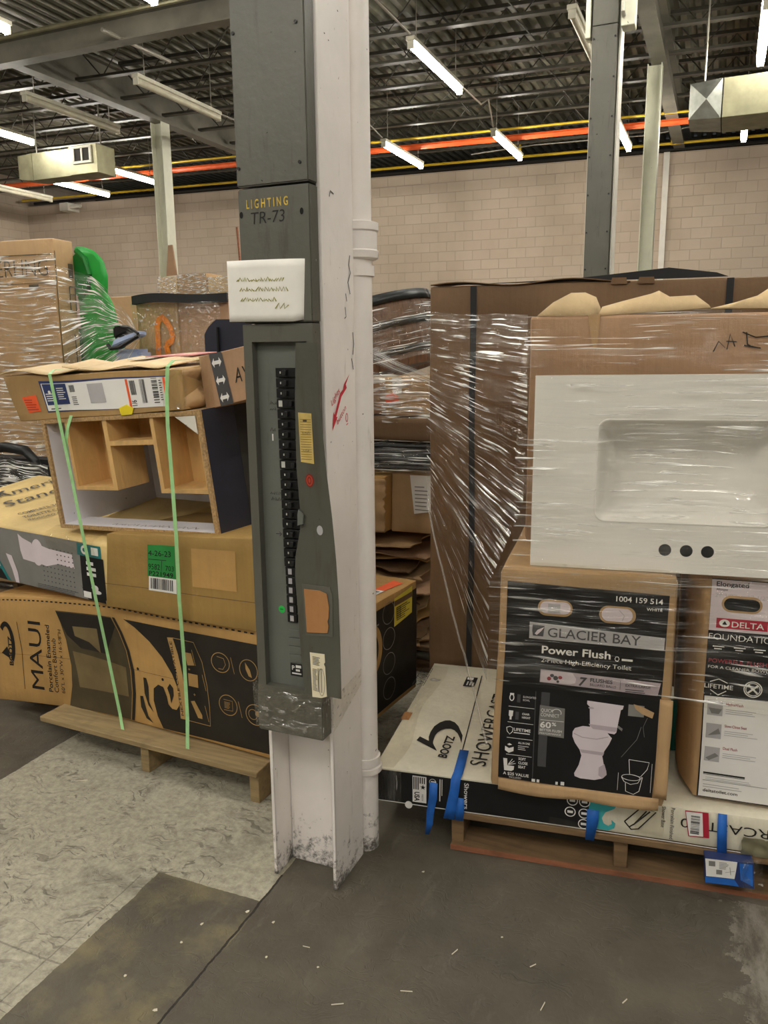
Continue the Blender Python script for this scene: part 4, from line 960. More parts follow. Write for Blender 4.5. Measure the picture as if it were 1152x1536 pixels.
panel('compartment', 'maple', 0.405, 0.432, 0.36, 0.965, 0.01, 0.30); panel('compartment', 'maple', 0.175, 0.405, 0.36, 0.392, 0.01, 0.3); panel('compartment_back', 'maple', 0.155, 0.43, 0.36, 0.965, 0.30, 0.315)
panel('shelf', 'maple', 0.432, 0.70, 0.745, 0.785, 0.01, 0.30); panel('compartment_back', 'maple', 0.432, 0.72, 0.785, 0.965, 0.30, 0.315)
panel('compartment', 'maple', 0.70, 0.722, 0.345, 0.965, 0.01, 0.30); panel('compartment', 'maple', 0.722, 0.978, 0.345, 0.378, 0.01, 0.3); panel('compartment_back', 'maple', 0.722, 0.978, 0.36, 0.965, 0.30, 0.315); panel('inner_side', 'maple', 0.962, 0.978, 0.378, 0.965, 0.02, 0.30)
mb = MB(); cr = lambda s, t, d=0.0: cq(s, 0.0365, t); rn = random.Random(8)
scribble(mb, cr, 0.32, 0.06, 0.16, 0.05, 0.008, 0, rn); scribble(mb, cr, 0.5, 0.06, 0.12, 0.05, 0.008, 0, rn); scribble(mb, cr, 0.64, 0.06, 0.20, 0.06, 0.008, 0, rn); mb.build('pencil_note', MT['grey_ink'], r)
mb = MB(); mb.poly(cq, [(0.86, 0.96), (0.972, 0.96), (0.972, 0.82)], 0.0); mb.build('corner_block', MT['far_face'], r, solid=.004)
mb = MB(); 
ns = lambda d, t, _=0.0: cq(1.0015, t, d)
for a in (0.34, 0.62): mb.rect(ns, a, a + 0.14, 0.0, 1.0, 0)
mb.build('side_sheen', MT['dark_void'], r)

# long torn carton on the cabinet
lq = quad((-2.632, 2.372, 1.466), (-2.556, 2.365, 1.290), (-1.712, 2.286, 1.355), (-1.715, 2.287, 1.497), (0.055, 0.42, 0.03), 0.006, 4, 8)
r = thing('long_carton', 'long torn brown carton with white shipping label, strapped on top of the cabinet', 'box', (-2.15, 2.5, 1.33))
carton(lq, 0, 1, 0, 1, 0, 1, r=0.02, n=(16, 5, 8)).build('carton', MT['cbm'], r, smooth=True)
K = 1 / 0.85
mb = MB(); mb.poly(lq, [(0.215, 0.865), (0.93, 0.86), (0.93, 0.83), (0.915, 0.13), (0.215, 0.17)], -.004); lb = mb.build('label_backing', MT['navy_ink'], r)
mb = MB(); mb.poly(lq, [(0.225, 0.81), (0.93, 0.835), (0.912, 0.125), (0.222, 0.20)], -.007); mb.build('shipping_label', MT['white'], lb)
mb = MB(); mb.rect(lq, 0.232, 0.37, 0.33, 0.80, -.010); mb.build('blue_block', MT['navy_ink'], lb)
mb = MB(); mb.rect(lq, 0.715, 0.727, 0.16, 0.815, -.010); mb.rect(lq, 0.915, 0.926, 0.42, 0.83, -.010); mb.build('orange_stripe', MT['orange'], lb)
mb = MB(); lines(mb, lq, 0.24, 0.29, 0.42, 0.62, -.013, 4, rnd); lines(mb, lq, 0.31, 0.36, 0.45, 0.74, -.013, 6, rnd); mb.ell(lq, 0.265, .62, .008, .04, -.013); mb.build('blue_block_print', MT['white'], lb)
mb = MB(); bars(mb, lq, 0.385, 0.42, 0.60, 0.76, -.010, 10, rnd); lines(mb, lq, 0.39, 0.43, 0.30, 0.52, -.010, 5, rnd); bars(mb, lq, 0.735, 0.765, 0.45, 0.78, -.010, 10, rnd); bars(mb, lq, 0.79, 0.82, 0.24, 0.80, -.010, 10, rnd)
mb.text(lq, '1/6', 0.757, 0.19, 0.012 * K * 2, -.010, rot=radians(90), w=0.14, bold=.02); bars(mb, lq, 0.855, 0.885, 0.22, 0.83, -.010, 14, rnd, False); lines(mb, lq, 0.893, 0.91, 0.28, 0.80, -.010, 9, rnd); lines(mb, lq, 0.245, 0.34, 0.23, 0.29, -.010, 1, rnd); mb.build('label_print', MT['dgrey_ink'], lb)
mb = MB(); mb.rect(lq, 0.50, 0.59, 0.32, 0.76, -.010); mb.build('grey_block', MT['lgrey_ink'], lb)
mb = MB(); mb.poly(lq, [(0.085, 0.52), (0.175, 0.57), (0.175, 0.21), (0.095, 0.18)], -.006); o = mb.build('orange_sticker', MT['orange'], r)
mb = MB(); lines(mb, lq, 0.095, 0.165, 0.24, 0.50, -.008, 5, rnd); mb.build('sticker_print', MT['red_st'], o)
mb = MB(); mb.poly(lq, [(0.655, 0.17), (0.70, 0.24), (0.735, 0.14), (0.72, 0.0), (0.66, 0.0)], -.014); mb.build('yellow_tag', MT['yel'], r, solid=.003)
mb = MB(); lt = lambda s, d, h=0.0: lq(s, 1.0, d) + Vector((0, 0, h))
mb.grid(lambda i, j: lt(0.01 + 0.43 * i, -0.03 + 0.5 * j, 0.010 + 0.008 * sin(7 * i) + 0.012 * j), 14, 5)
mb.grid(lambda i, j: lt(0.46 + 0.44 * i, 0.0 + 0.75 * j, 0.012 + 0.02 * j + 0.006 * sin(9 * i + 2)), 14, 5)
mb.grid(lambda i, j: lt(0.37 + 0.14 * i, -0.01 + 0.35 * j + .1 * i, 0.03 - 0.03 * i + 0.015 * j), 6, 4)
mb.build('torn_flap', MT['cbl'], r, smooth=True, solid=0.004)
mb = MB(); mb.grid(lambda i, j: lq(0.90 + 0.115 * i, 0.05 + 0.95 * j, -0.01 + 0.03 * i * sin(3 * j)), 8, 8); mb.build('clear_tape', MT['clear_tape'], r, uvscale=(.12, .18), smooth=True)
mb = MB(); mb.grid(lambda i, j: lq(0.985 + 0.03 * j + 0.018 * sin(8 * i), 0.02 + 0.96 * i, 0.02 + 0.2 * j), 14, 3); mb.build('torn_end', MT['cb'], r, smooth=True, solid=0.004)
mb = MB(); mb.poly(lt, [(0.60, 0.5), (0.83, 0.55), (0.86, 0.8), (0.66, 0.85)], 0.036); mb.build('packing_sheet', MT['pinkp'], r, solid=.004)
mb = MB(); mb.poly(lt, [(0.52, 0.45), (0.64, 0.5), (0.70, 0.85), (0.58, 0.82)], 0.032); mb.build('packing_paper', MT['white'], r, solid=.004)

# second carton end on the cabinet
yq = quad((-1.690, 2.36, 1.537), (-1.668, 2.36, 1.352), (-1.39, 2.335, 1.412), (-1.39, 2.335, 1.588), (0.04, 0.40, 0.02), 0.004, 4, 9)
r = thing('taped_carton', 'brown carton with black arrow tape, on the cabinet beside the long torn carton', 'box', (-1.52, 2.5, 1.37))
carton(yq, 0, 1, 0, 1, 0, 1, r=0.012, n=(8, 5, 6)).build('carton', MT['cb3'], r, smooth=True)
mb = MB(); mb.poly(yq, [(0.16, 1.0), (0.34, 1.0), (0.44, 0.0), (0.24, 0.0)], -.006); o = mb.build('arrow_tape', MT['dgrey_ink'], r)
mb = MB()
for t in (0.82, 0.48, 0.15):
    s = 0.245 + 0.09 * (1 - t)
    mb.poly(yq, [(s - .07, t), (s - .035, t + .09), (s - .035, t + .035), (s + .035, t + .035), (s + .035, t + .09), (s + .07, t), (s + .035, t - .09), (s + .035, t - .035), (s - .035, t - .035), (s - .035, t - .09)], -.010)
mb.build('tape_arrow', MT['white'], o)
mb = MB(); mb.text(yq, 'AY', 0.50, 0.36, 0.30, -.006, w=0.20, bold=-0.005); mb.build('black_lettering', MT['black_ink'], r)
mb = MB(); mb.grid(lambda i, j: yq(-0.03 + 0.2 * i, 0.02 + 0.95 * j, -0.012 - 0.01 * sin(6 * j)), 8, 8); mb.build('clear_tape', MT['clear_tape'], r, uvscale=(.08, .18), smooth=True)
r = thing('brown_carton', 'crushed dark brown carton wedged between the long torn carton and the arrow-taped one', 'box', (-1.70, 2.5, 1.36))
carton(quad((-1.722, 2.44, 1.505), (-1.722, 2.44, 1.352), (-1.688, 2.44, 1.352), (-1.688, 2.44, 1.51), (0.04, 0.3, 0.0), .003, 9, 3), 0, 1, 0, 1, 0, 1, r=.1, n=(3, 5, 4)).build('carton', MT['cbd'], r, smooth=True)

# green straps
def strap(label, pts, wd=0.0165):
    mb = MB(); vs = []
    P = [Vector(p) for p in pts]
    for i, p in enumerate(P):
        a = tb.e * (wd / 2); vs += [p - a, p + a]
    mb.add(vs, [(2 * i, 2 * i + 1, 2 * i + 3, 2 * i + 2) for i in range(len(P) - 1)])
    return props(mb.build('green_strap', MT['strap'], loc=P[0], solid=0.0012), label, 'strap', 'green straps round the stack')
def TT(u, z, d): return frame(TA, -5.3)(u, z, d)
strap('pale green plastic strap over the end of the stack nearer the toilet carton',
      [TT(-0.94, 1.50, 0.34), TT(-0.94, 1.492, 0.02), TT(-0.928, 1.478, -0.012), TT(-0.877, 1.284, -0.025), TT(-0.824, 1.088, -0.04), TT(-0.775, 0.891, -0.055), TT(-0.734, 0.637, -0.055), TT(-0.725, 0.416, -0.03), TT(-0.678, 0.179, -0.035), TT(-0.635, 0.118, -0.065), TT(-0.629, 0.100, -0.067)])
strap('pale green plastic strap across the green dated tag',
      [TT(-0.34, 1.53, 0.3), TT(-0.345, 1.525, 0.02), TT(-0.343, 1.505, -0.012), TT(-0.352, 1.415, -0.015), TT(-0.347, 1.302, -0.025), TT(-0.329, 1.121, -0.04), TT(-0.308, 0.939, -0.06), TT(-0.312, 0.698, -0.06), TT(-0.335, 0.433, -0.03), TT(-0.332, 0.241, -0.035), TT(-0.314, 0.118, -0.065), TT(-0.31, 0.098, -0.067)])
strap('loose end of pale green strap hanging inside the cabinet front', [TT(-0.845, 1.325, 0.0), TT(-0.858, 1.28, -0.01), TT(-0.862, 1.23, -0.02), TT(-0.855, 1.17, -0.026)])

# ================================================================== RIGHT PALLET AND ITS LOAD
pallet('pallet', 'dark worn wooden pallet with reddish bottom board under the flat shower base carton', (-0.70, 2.168), 7.2, 1.03, 1.25, (MT['pallet2'], MT['pallet2'], MT['redwood']), h=0.132, brd=(0.12,) * 7)
SA = (-0.95, 2.145); SD = 7.0
sf = frame(SA, SD, 0.003, 3.0, 3.0)
r = thing('shower_base_carton', 'flat white and black shower base carton with blue tape, under the toilet cartons', 'box', (-0.2, 2.6, 0.13))
carton(sf, 0.0, 1.52, 0.133, 0.248, 0.0, 0.90, r=0.012, n=(24, 4, 14)).build('carton', MT['wbox'], r, smooth=True)
mb = MB(); mb.rect(sf, 0.004, 0.668, 0.1375, 0.2425, L1); mb.build('black_print', MT['black'], r)
mb = MB(); mb.poly(sf, [(0.668, 0.244), (0.755, 0.244), (0.74, 0.215), (0.715, 0.20), (0.706, 0.18), (0.712, 0.163), (0.725, 0.157), (0.735, 0.165), (0.733, 0.178), (0.745, 0.168), (0.742, 0.152), (0.725, 0.142), (0.70, 0.142), (0.668, 0.150)], L1); mb.build('teal_wave', MT['teal'], r)
mb = MB(); mb.rect(sf, 0.004, 1.515, 0.1345, 0.1372, L2); mb.rect(sf, 0.128, 0.173, 0.146, 0.236, L2)
mb.text(sf, 'Showers', 0.294, 0.234, 0.0145, L2, w=0.088, rot=-pi / 2, bold=0.015)
lines(mb, sf, 0.187, 0.205, 0.15, 0.236, L2, 6, rnd, .25); mb.ring(sf, 0.193, 0.222, 0.011, 0.011, 0.0015, L2); mb.rect(sf, 0.215, 0.218, 0.16, 0.235, L2); mb.rect(sf, 0.222, 0.224, 0.18, 0.235, L2)
for u, z in ((0.615, 0.187), (0.655, 0.187), (0.655, 0.152), (0.62, 0.225), (0.655, 0.225)): mb.ring(sf, u, z, 0.016, 0.0165, 0.0028, L2); mb.rect(sf, u - .008, u + .008, z - .004, z + .004, L2)
mb.build('white_print', MT['white'], r)
mb = MB(); mb.text(sf, 'USA', 0.135, 0.182, 0.0165, L3, w=0.032, rot=-pi / 2, bold=0.03)
mb.text(sf, 'MADE IN', 0.158, 0.176, 0.006, L3, w=0.022, rot=-pi / 2)
for i in range(6): mb.rect(sf, 0.131 + i * 0.0068, 0.1345 + i * 0.0068, 0.19 if i < 3 else 0.212, 0.233, L3, 9)
mb.poly(sf, [(0.162 + (0.009 if k % 2 == 0 else 0.004) * sin(k * pi / 5), 0.200 + (0.009 if k % 2 == 0 else 0.004) * cos(k * pi / 5)) for k in range(10)], L3)
mb.text(sf, 'Porcelain Finished', 0.897, 0.244, 0.0115, L2, w=0.10, rot=-pi / 2)
mb.text(sf, 'Shower Base', 0.872, 0.244, 0.0115, L2, w=0.066, rot=-pi / 2)
mb.text(sf, 'SHOWERCAST 60', 1.36, 0.216, 0.030, L2, w=0.435, rot=pi, bold=-0.004)
for a in ([(0.77, 0.18), (0.815, 0.232), (0.856, 0.222), (0.81, 0.162), (0.79, 0.157), (0.77, 0.18)], [(0.795, 0.172), (0.83, 0.222)], [(0.785, 0.165), (0.80, 0.178), (0.84, 0.222)]): mb.line(sf, a, 0.004, L2)
mb.build('black_lettering', MT['black_ink'], r)
st = lambda x, y, d=0.0: sf(-y, 0.248 - d, x)      # top: x goes in from the front edge, y points to the open end
mb = MB()
mb.text(st, 'BOOTZ', 0.105, -0.214, 0.030, L2, w=0.155, bold=0.03, shear=0.1)
mb.text(st, 'SHOWERCAST 60', 0.085, -0.345, 0.055, L2, w=0.66)
mb.line(st, [(0.13, -0.258), (0.80, -0.222)], 0.004, L2)
# swoosh: crescent with a straight stem
mb.poly(st, [(0.152, -0.163), (0.192, -0.137), (0.232, -0.127), (0.272, -0.125), (0.315, -0.129), (0.348, -0.142), (0.368, -0.158), (0.373, -0.174), (0.362, -0.194), (0.336, -0.212), (0.272, -0.238), (0.219, -0.243), (0.252, -0.232), (0.282, -0.219), (0.302, -0.204), (0.310, -0.19), (0.307, -0.172), (0.294, -0.159), (0.272, -0.150), (0.248, -0.146), (0.21, -0.148), (0.182, -0.153)], L2, 9)
mb.poly(st, [(0.2, -0.092), (0.229, -0.097), (0.195, -0.150), (0.182, -0.156), (0.145, -0.175)], L2, 9)
for a, b in ((0.775, 0.825), (0.71, 0.76), (0.645, 0.70)):
    mb.ring(st, (a + b) / 2, 0.012, 0.026, 0.022, 0.0035, L2, 4); 
    mb.line(st, [(a, 0.032), (b, 0.032), (b, -0.012), (a, -0.012), (a, 0.032)], 0.003, L2); scribble(mb, st, a + .008, 0.0, 0.035, 0.02, 0.004, L2, rnd)
mb.rect(st, 0.68, 0.775, -0.21, -0.165, L2)
mb.build('black_top_lettering', MT['black_ink'], r)
mb = MB(); lines(mb, st, 0.69, 0.735, -0.205, -0.170, L3, 3, rnd, .5); mb.rect(st, 0.745, 0.768, -0.195, -0.17, L3); mb.build('white_top_print', MT['white'], r)
mb = MB(); mb.rect(st, 0.34, 0.40, 0.0, -0.03, L2); mb.build('brown_tape', MT['hardboard'], r)
mb = MB(); mb.grid(lambda i, j: wob(sf(-0.004 + 0.07 * j * (1 + .2 * sin(9 * i)), 0.251, 0.0 + 0.86 * i), .004, 20), 24, 5)
mb.grid(lambda i, j: wob(sf(-0.006 + 0.10 * i, 0.14 + 0.108 * j, -0.006), .003, 25), 8, 8)
mb.build('clear_tape', MT['clear_tape'], r, uvscale=(0.7, 0.1), smooth=True)
mb = MB(); mb.ell(sf, 0.115, 0.1325, 0.012, 0.012, -0.002); mb.build('foam_corner', MT['white'], r, solid=.004)
def ctape(pts, wds, lab):
    mb = MB(); vs = []
    for (u, z, d), wd in zip(pts, wds): vs += [sf(u - wd / 2, z, d), sf(u + wd / 2, z, d)]
    mb.add(vs, [(2 * i, 2 * i + 1, 2 * i + 3, 2 * i + 2) for i in range(len(pts) - 1)])
    return mb.build('blue_tape', MT['bluetape'], r, solid=0.0008, smooth=True)
ctape([(0.197, 0.222, -.006), (0.195, 0.17, -.007), (0.187, 0.12, -.010), (0.186, 0.085, -.013), (0.178, 0.045, -.012)], [.026, .027, .024, .022, .012], '')
ctape([(0.262, 0.253, 0.17), (0.270, 0.253, 0.02), (0.268, 0.249, -.008), (0.264, 0.21, -.007), (0.255, 0.15, -.008), (0.247, 0.108, -.010)], [.03, .03, .03, .030, .033, .035], '')
ctape([(0.285, 0.184, -.0075), (0.283, 0.15, -.0085), (0.280, 0.108, -.010)], [.018, .026, .026], '')
ctape([(0.680, 0.206, -.007), (0.680, 0.17, -.007), (0.674, 0.106, -.010)], [.034, .034, .024], '')
ctape([(1.035, 0.249, -.006), (1.037, 0.19, -.007), (1.040, 0.122, -.010)], [.024, .026, .026], '')
mb = MB(); mb.poly(sf, [(0.935, 0.243), (0.998, 0.245), (1.004, 0.166), (0.948, 0.163)], L3); o = mb.build('red_label', MT['red'], r)
mb = MB(); mb.poly(sf, [(0.937, 0.240), (0.982, 0.242), (0.988, 0.169), (0.950, 0.166)], L4); o2 = mb.build('barcode_label', MT['white'], r)
mb = MB(); bars(mb, sf, 0.952, 0.976, 0.174, 0.232, L5, 14, rnd, False); mb.build('barcode', MT['dgrey_ink'], o2)
mb = MB(); mb.grid(lambda i, j: wob(sf(1.09 + 0.09 * i, 0.135 + 0.055 * j, -0.010), .008, 40), 10, 8); mb.build('foil_scrap', MT['galv'], r, smooth=True)
mb = MB(); mb.grid(lambda i, j: wob(sf(0.555 + 0.09 * i, 0.128 + 0.035 * j, -0.010), .006, 30), 8, 6); mb.grid(lambda i, j: wob(sf(0.80 + 0.08 * i, 0.15 + 0.09 * j, -0.008), .004, 30), 8, 6); mb.build('clear_tape', MT['clear_tape'], r, uvscale=(.1, .05), smooth=True)

# small blue carton stuck under the edge
bq = lambda a, b, d=0.0: wob(sf(0.997 + 0.128 * a - 0.006 * b, 0.050 + 0.078 * b + 0.006 * a, -0.045 + d), 0.002, 12)
r = thing('faucet_carton', 'small blue and white carton hanging from the pallet edge under the shower base carton', 'box', (0.1, 2.23, 0.06))
carton(bq, 0, 1, 0, 1, 0, 0.04, r=.004, n=(6, 4, 3)).build('carton', MT['navy_ink'], r, smooth=True)
mb = MB(); mb.poly(bq, [(0.0, 0.99), (0.66, 0.99), (0.60, 0.30), (0.02, 0.30)], L1); o = mb.build('white_print', MT['white'], r)
mb = MB(); mb.poly(bq, [(0.70, 0.96), (0.97, 0.96), (0.97, 0.1), (0.72, 0.3)], L1); mb.poly(bq, [(0.0, 0.28), (0.6, 0.28), (0.7, 0.02), (0.0, 0.05)], L1); mb.build('blue_print', MT['bluetape'], r)
mb = MB(); mb.rect(bq, 0.07, 0.20, 0.72, 0.92, L2); mb.rect(bq, 0.22, 0.34, 0.42, 0.6, L2); lines(mb, bq, 0.28, 0.5, 0.65, 0.94, L2, 5, rnd); mb.line(bq, [(0.40, 0.52), (0.60, 0.62)], .012, L2); mb.line(bq, [(0.52, 0.45), (0.50, 0.75)], .012, L2); mb.build('grey_print', MT['grey_ink'], o)
mb = MB(); mb.grid(lambda i, j: wob(bq(0.75 + 0.42 * i, -0.12 + 1.25 * j, -0.008 + .02 * i), .008, 30), 8, 8); mb.build('clear_wrap', MT['film_patch'], r, uvscale=(.08, .1), smooth=True)

# toilet carton with black printed front
G0 = Vector((SA[0], SA[1], 0)) + sf.n * -0.03
gf = frame((G0.x, G0.y), SD, 0.003, 3.5, 5.0)
def gm(u, z, d=0.0): return gf(u + 0.022 * (z - 0.25) / 0.7 * (1 - (u - .375) / .5) , z, d)
r = thing('toilet_carton', 'brown toilet carton with black and mauve printed front, standing under the white vanity sink top', 'box', (-0.35, 2.5, 0.25))
carton(gm, 0.375, 0.876, 0.254, 0.938, 0, 0.70, r=0.016, n=(10, 14, 10)).build('carton', MT['cb'], r, smooth=True)
mb = MB(); mb.poly(gm, [(0.398, 0.902), (0.855, 0.890), (0.842, 0.282), (0.398, 0.288)], L1); blk = mb.build('black_print', MT['black'], r)
mb = MB()
for x0, x1, y0, y1 in ((0.490, 0.59, 0.808, 0.856), (0.665, 0.767, 0.800, 0.850)):
    n = 10; ry = (y1 - y0) / 2; cy = (y0 + y1) / 2
    mb.poly(gm, [(x0 + ry - ry * sin(pi * k / n), cy - ry * -cos(pi * k / n) ) for k in range(n + 1)] + [(x1 - ry + ry * sin(pi * k / n), cy - ry * cos(pi * k / n)) for k in range(n + 1)], L2, 9)
mb.build('handle_cutout_rim', MT['cb'], r)
mb = MB()
for x0, x1, y0, y1 in ((0.497, 0.585, 0.815, 0.851), (0.672, 0.758, 0.806, 0.845)):
    n = 10; ry = (y1 - y0) / 2; cy = (y0 + y1) / 2
    mb.poly(gm, [(x0 + ry - ry * sin(pi * k / n), cy + ry * cos(pi * k / n)) for k in range(n + 1)] + [(x1 - ry + ry * sin(pi * k / n), cy - ry * cos(pi * k / n)) for k in range(n + 1)], L3, 9)
mb.build('foam_in_cutout', MT['lav'], r)
mb = MB(); mb.rect(gm, 0.52, 0.555, 0.818, 0.845, L4); mb.rect(gm, 0.527, 0.548, 0.822, 0.834, L4); mb.line(gm, [(0.72, 0.84), (0.735, 0.825), (0.73, 0.81)], .002, L4); mb.build('foam_detail', MT['lgrey_ink'], r)
mb = MB(); mb.poly(gm, [(0.468, 0.786), (0.849, 0.770), (0.848, 0.733), (0.468, 0.736)], L2); bnd = mb.build('silver_band', MT['lgrey_ink'], r)
mb = MB(); mb.text(gm, 'GLACIER BAY', 0.522, 0.7455, 0.029, L3, w=0.262, bold=0.004, rot=-0.012)
mb.poly(gm, [(0.477, 0.778), (0.512, 0.777), (0.509, 0.745), (0.479, 0.745), (0.476, 0.76)], L3); mb.build('band_lettering', MT['dgrey_ink'], bnd)
mb = MB(); mb.poly(gm, [(0.484, 0.752), (0.492, 0.764), (0.512, 0.774), (0.50, 0.758), (0.49, 0.748)], L4); mb.build('logo_curve', MT['lav'], bnd)
mb = MB()
mb.text(gm, '1004 159 514', 0.838, 0.864, 0.0155, L2, w=0.128, bold=0.012, align='R', rot=0.0)
mb.text(gm, 'WHITE', 0.838, 0.844, 0.0085, L2, w=0.043, bold=0.006, align='R')
mb.text(gm, 'Power Flush', 0.507, 0.694, 0.0235, L2, w=0.197, bold=0.02)
mb.text(gm, '2-Piece High-Efficiency Toilet', 0.507, 0.667, 0.0135, L2, w=0.256)
mb.ring(gm, 0.722, 0.697, 0.007, 0.008, 0.002, L2, 6); mb.rect(gm, 0.735, 0.765, 0.693, 0.699, L2)
for z in (0.520, 0.470, 0.420, 0.366): mb.rect(gm, 0.420, 0.497, z - .0007, z + .0007, L2, 9)
mb.text(gm, 'LIFETIME', 0.440, 0.444, 0.0095, L2, w=0.050, bold=0.02); mb.rect(gm, 0.440, 0.488, 0.4365, 0.4395, L2)
mb.text(gm, 'SOFT', 0.458, 0.352, 0.0085, L2, w=0.022, bold=.02); mb.text(gm, 'CLOSE', 0.458, 0.339, 0.0085, L2, w=0.028, bold=.02); mb.text(gm, 'SEAT', 0.458, 0.326, 0.0085, L2, w=0.022, bold=.02)
mb.text(gm, 'A $25 VALUE', 0.413, 0.2995, 0.0095, L2, w=0.078, bold=0.015); mb.text(gm, 'INCLUDED', 0.432, 0.2905, 0.0058, L2, w=0.036)
mb.text(gm, 'ALL IN ONE', 0.455, 0.404, 0.0065, L2, w=0.035, bold=.02); lines(mb, gm, 0.455, 0.487, 0.385, 0.402, L2, 3, rnd, .3)
mb.text(gm, 'CHAIR', 0.462, 0.497, 0.0065, L2, w=0.022, bold=.02); mb.text(gm, 'HEIGHT', 0.462, 0.486, 0.0065, L2, w=0.025, bold=.02)
mb.text(gm, 'ELONGATED', 0.462, 0.551, 0.0065, L2, w=0.038); mb.text(gm, 'BOWL', 0.462, 0.541, 0.0065, L2, w=0.02)
# small pictograms
mb.ring(gm, 0.428, 0.548, 0.0075, 0.011, 0.003, L2); mb.rect(gm, 0.422, 0.434, 0.556, 0.562, L2); mb.poly(gm, [(0.422, 0.507), (0.435, 0.507), (0.434, 0.49), (0.431, 0.488), (0.431, 0.478), (0.425, 0.478), (0.425, 0.488), (0.422, 0.49)], L2)
mb.line(gm, [(0.418, 0.452), (0.428, 0.456), (0.437, 0.452), (0.436, 0.440), (0.428, 0.431), (0.420, 0.440), (0.418, 0.452)], 0.002, L2)
mb.poly(gm, [(0.416, 0.392), (0.428, 0.386), (0.442, 0.392), (0.442, 0.378), (0.428, 0.371), (0.416, 0.378)], L2); mb.poly(gm, [(0.422, 0.398), (0.428, 0.395), (0.437, 0.398), (0.429, 0.402)], L2)
mb.poly(gm, [(0.412, 0.352), (0.424, 0.352), (0.425, 0.330), (0.446, 0.330), (0.445, 0.318), (0.438, 0.313), (0.416, 0.313)], L2)
for a in (0.3, 0.65, 1.0): mb.line(gm, [(0.427, 0.332), (0.427 + .024 * cos(a), 0.332 + .024 * sin(a))], 0.0018, L2)
for x in (0.50, 0.515, 0.57, 0.585): mb.rect(gm, x, x + rnd.uniform(.006, .014), 0.288, 0.294 + rnd.random() * .006, L2)
# line drawing
for a in ([(0.772, 0.395), (0.828, 0.393), (0.823, 0.37), (0.806, 0.345), (0.776, 0.35), (0.772, 0.395)], [(0.754, 0.338), (0.762, 0.325), (0.78, 0.318), (0.80, 0.325), (0.81, 0.345)], [(0.766, 0.322), (0.768, 0.295), (0.79, 0.288), (0.805, 0.30), (0.812, 0.345)]): mb.line(gm, a, 0.0016, L2)
mb.ring(gm, 0.78, 0.340, 0.026, 0.010, 0.0016, L2); mb.line(gm, [(0.745, 0.35), (0.745, 0.295)], .001, L2); mb.line(gm, [(0.836, 0.39), (0.836, 0.30)], .001, L2)
mb.build('white_lettering', MT['white'], r)
mb = MB(); mb.rect(gm, 0.444, 0.454, 0.535, 0.56, L2); mb.rect(gm, 0.442, 0.452, 0.48, 0.505, L2); mb.line(gm, [(0.498, 0.575), (0.502, 0.292)], 0.0025, L2); mb.rect(gm, 0.515, 0.54, 0.34, 0.575, L2 + .0003); mb.build('dark_grey_print', MT['dgrey_ink'], r)
mb = MB(); mb.poly(gm, [(0.507, 0.645), (0.845, 0.637), (0.838, 0.598), (0.507, 0.605)], L2); sp = mb.build('mauve_strip', MT['lav2'], r)
mb = MB(); mb.poly(gm, [(0.509, 0.642), (0.60, 0.642), (0.612, 0.625), (0.61, 0.612), (0.595, 0.607), (0.509, 0.607)], L3); mb.ell(gm, 0.548, 0.622, 0.035, 0.014, L4); mb.build('bowl_picture', MT['lav'], sp)
mb = MB(); mb.ell(gm, 0.553, 0.623, .007, .007, L5); mb.ell(gm, 0.542, 0.63, .006, .005, L5); mb.ell(gm, 0.56, 0.613, .004, .004, L5); mb.text(gm, '7', 0.620, 0.607, 0.026, L3, w=0.024, bold=.03, shear=.2)
mb.text(gm, 'FLUSHES', 0.652, 0.621, 0.012, L3, w=0.062, bold=.02); mb.text(gm, 'BILLIARD BALLS', 0.652, 0.609, 0.0085, L3, w=0.072); mb.text(gm, 'EXTRA-LARGE', 0.75, 0.618, 0.008, L3, w=0.068, bold=.01); lines(mb, gm, 0.75, 0.83, 0.602, 0.614, L3, 2, rnd); mb.rect(gm, 0.735, 0.736, 0.606, 0.634, L3); mb.build('strip_lettering', MT['dgrey_ink'], sp)
mb = MB(); mb.ell(gm, 0.534, 0.62, .006, .006, L5); mb.ell(gm, 0.566, 0.626, .006, .005, L5); mb.build('ball_print', MT['dred'], sp)
mb = MB(); mb.poly(gm, [(0.513, 0.535), (0.586, 0.531), (0.588, 0.438), (0.513, 0.442)], L3); qc = mb.build('grey_panel_print', MT['grey_ink'], r)
mb = MB(); mb.text(gm, 'QUICK', 0.517, 0.515, 0.011, L4, w=0.036, bold=.0); mb.text(gm, 'CONNECT', 0.517, 0.501, 0.011, L4, w=0.054); mb.rect(gm, 0.517, 0.585, 0.489, 0.4905, L4); mb.text(gm, '60', 0.517, 0.466, 0.019, L4, w=0.032, bold=.025); mb.text(gm, '%', 0.551, 0.474, 0.011, L4, w=0.013, bold=.02); mb.text(gm, 'BETTER FLUSH', 0.517, 0.455, 0.0075, L4, w=0.064, bold=.01); mb.text(gm, 'PERFORMANCE', 0.517, 0.445, 0.006, L4, w=0.062); mb.ring(gm, 0.563, 0.516, 0.014, 0.012, 0.002, L4, a0=-.4, a1=2.9); mb.build('panel_lettering', MT['white'], qc)
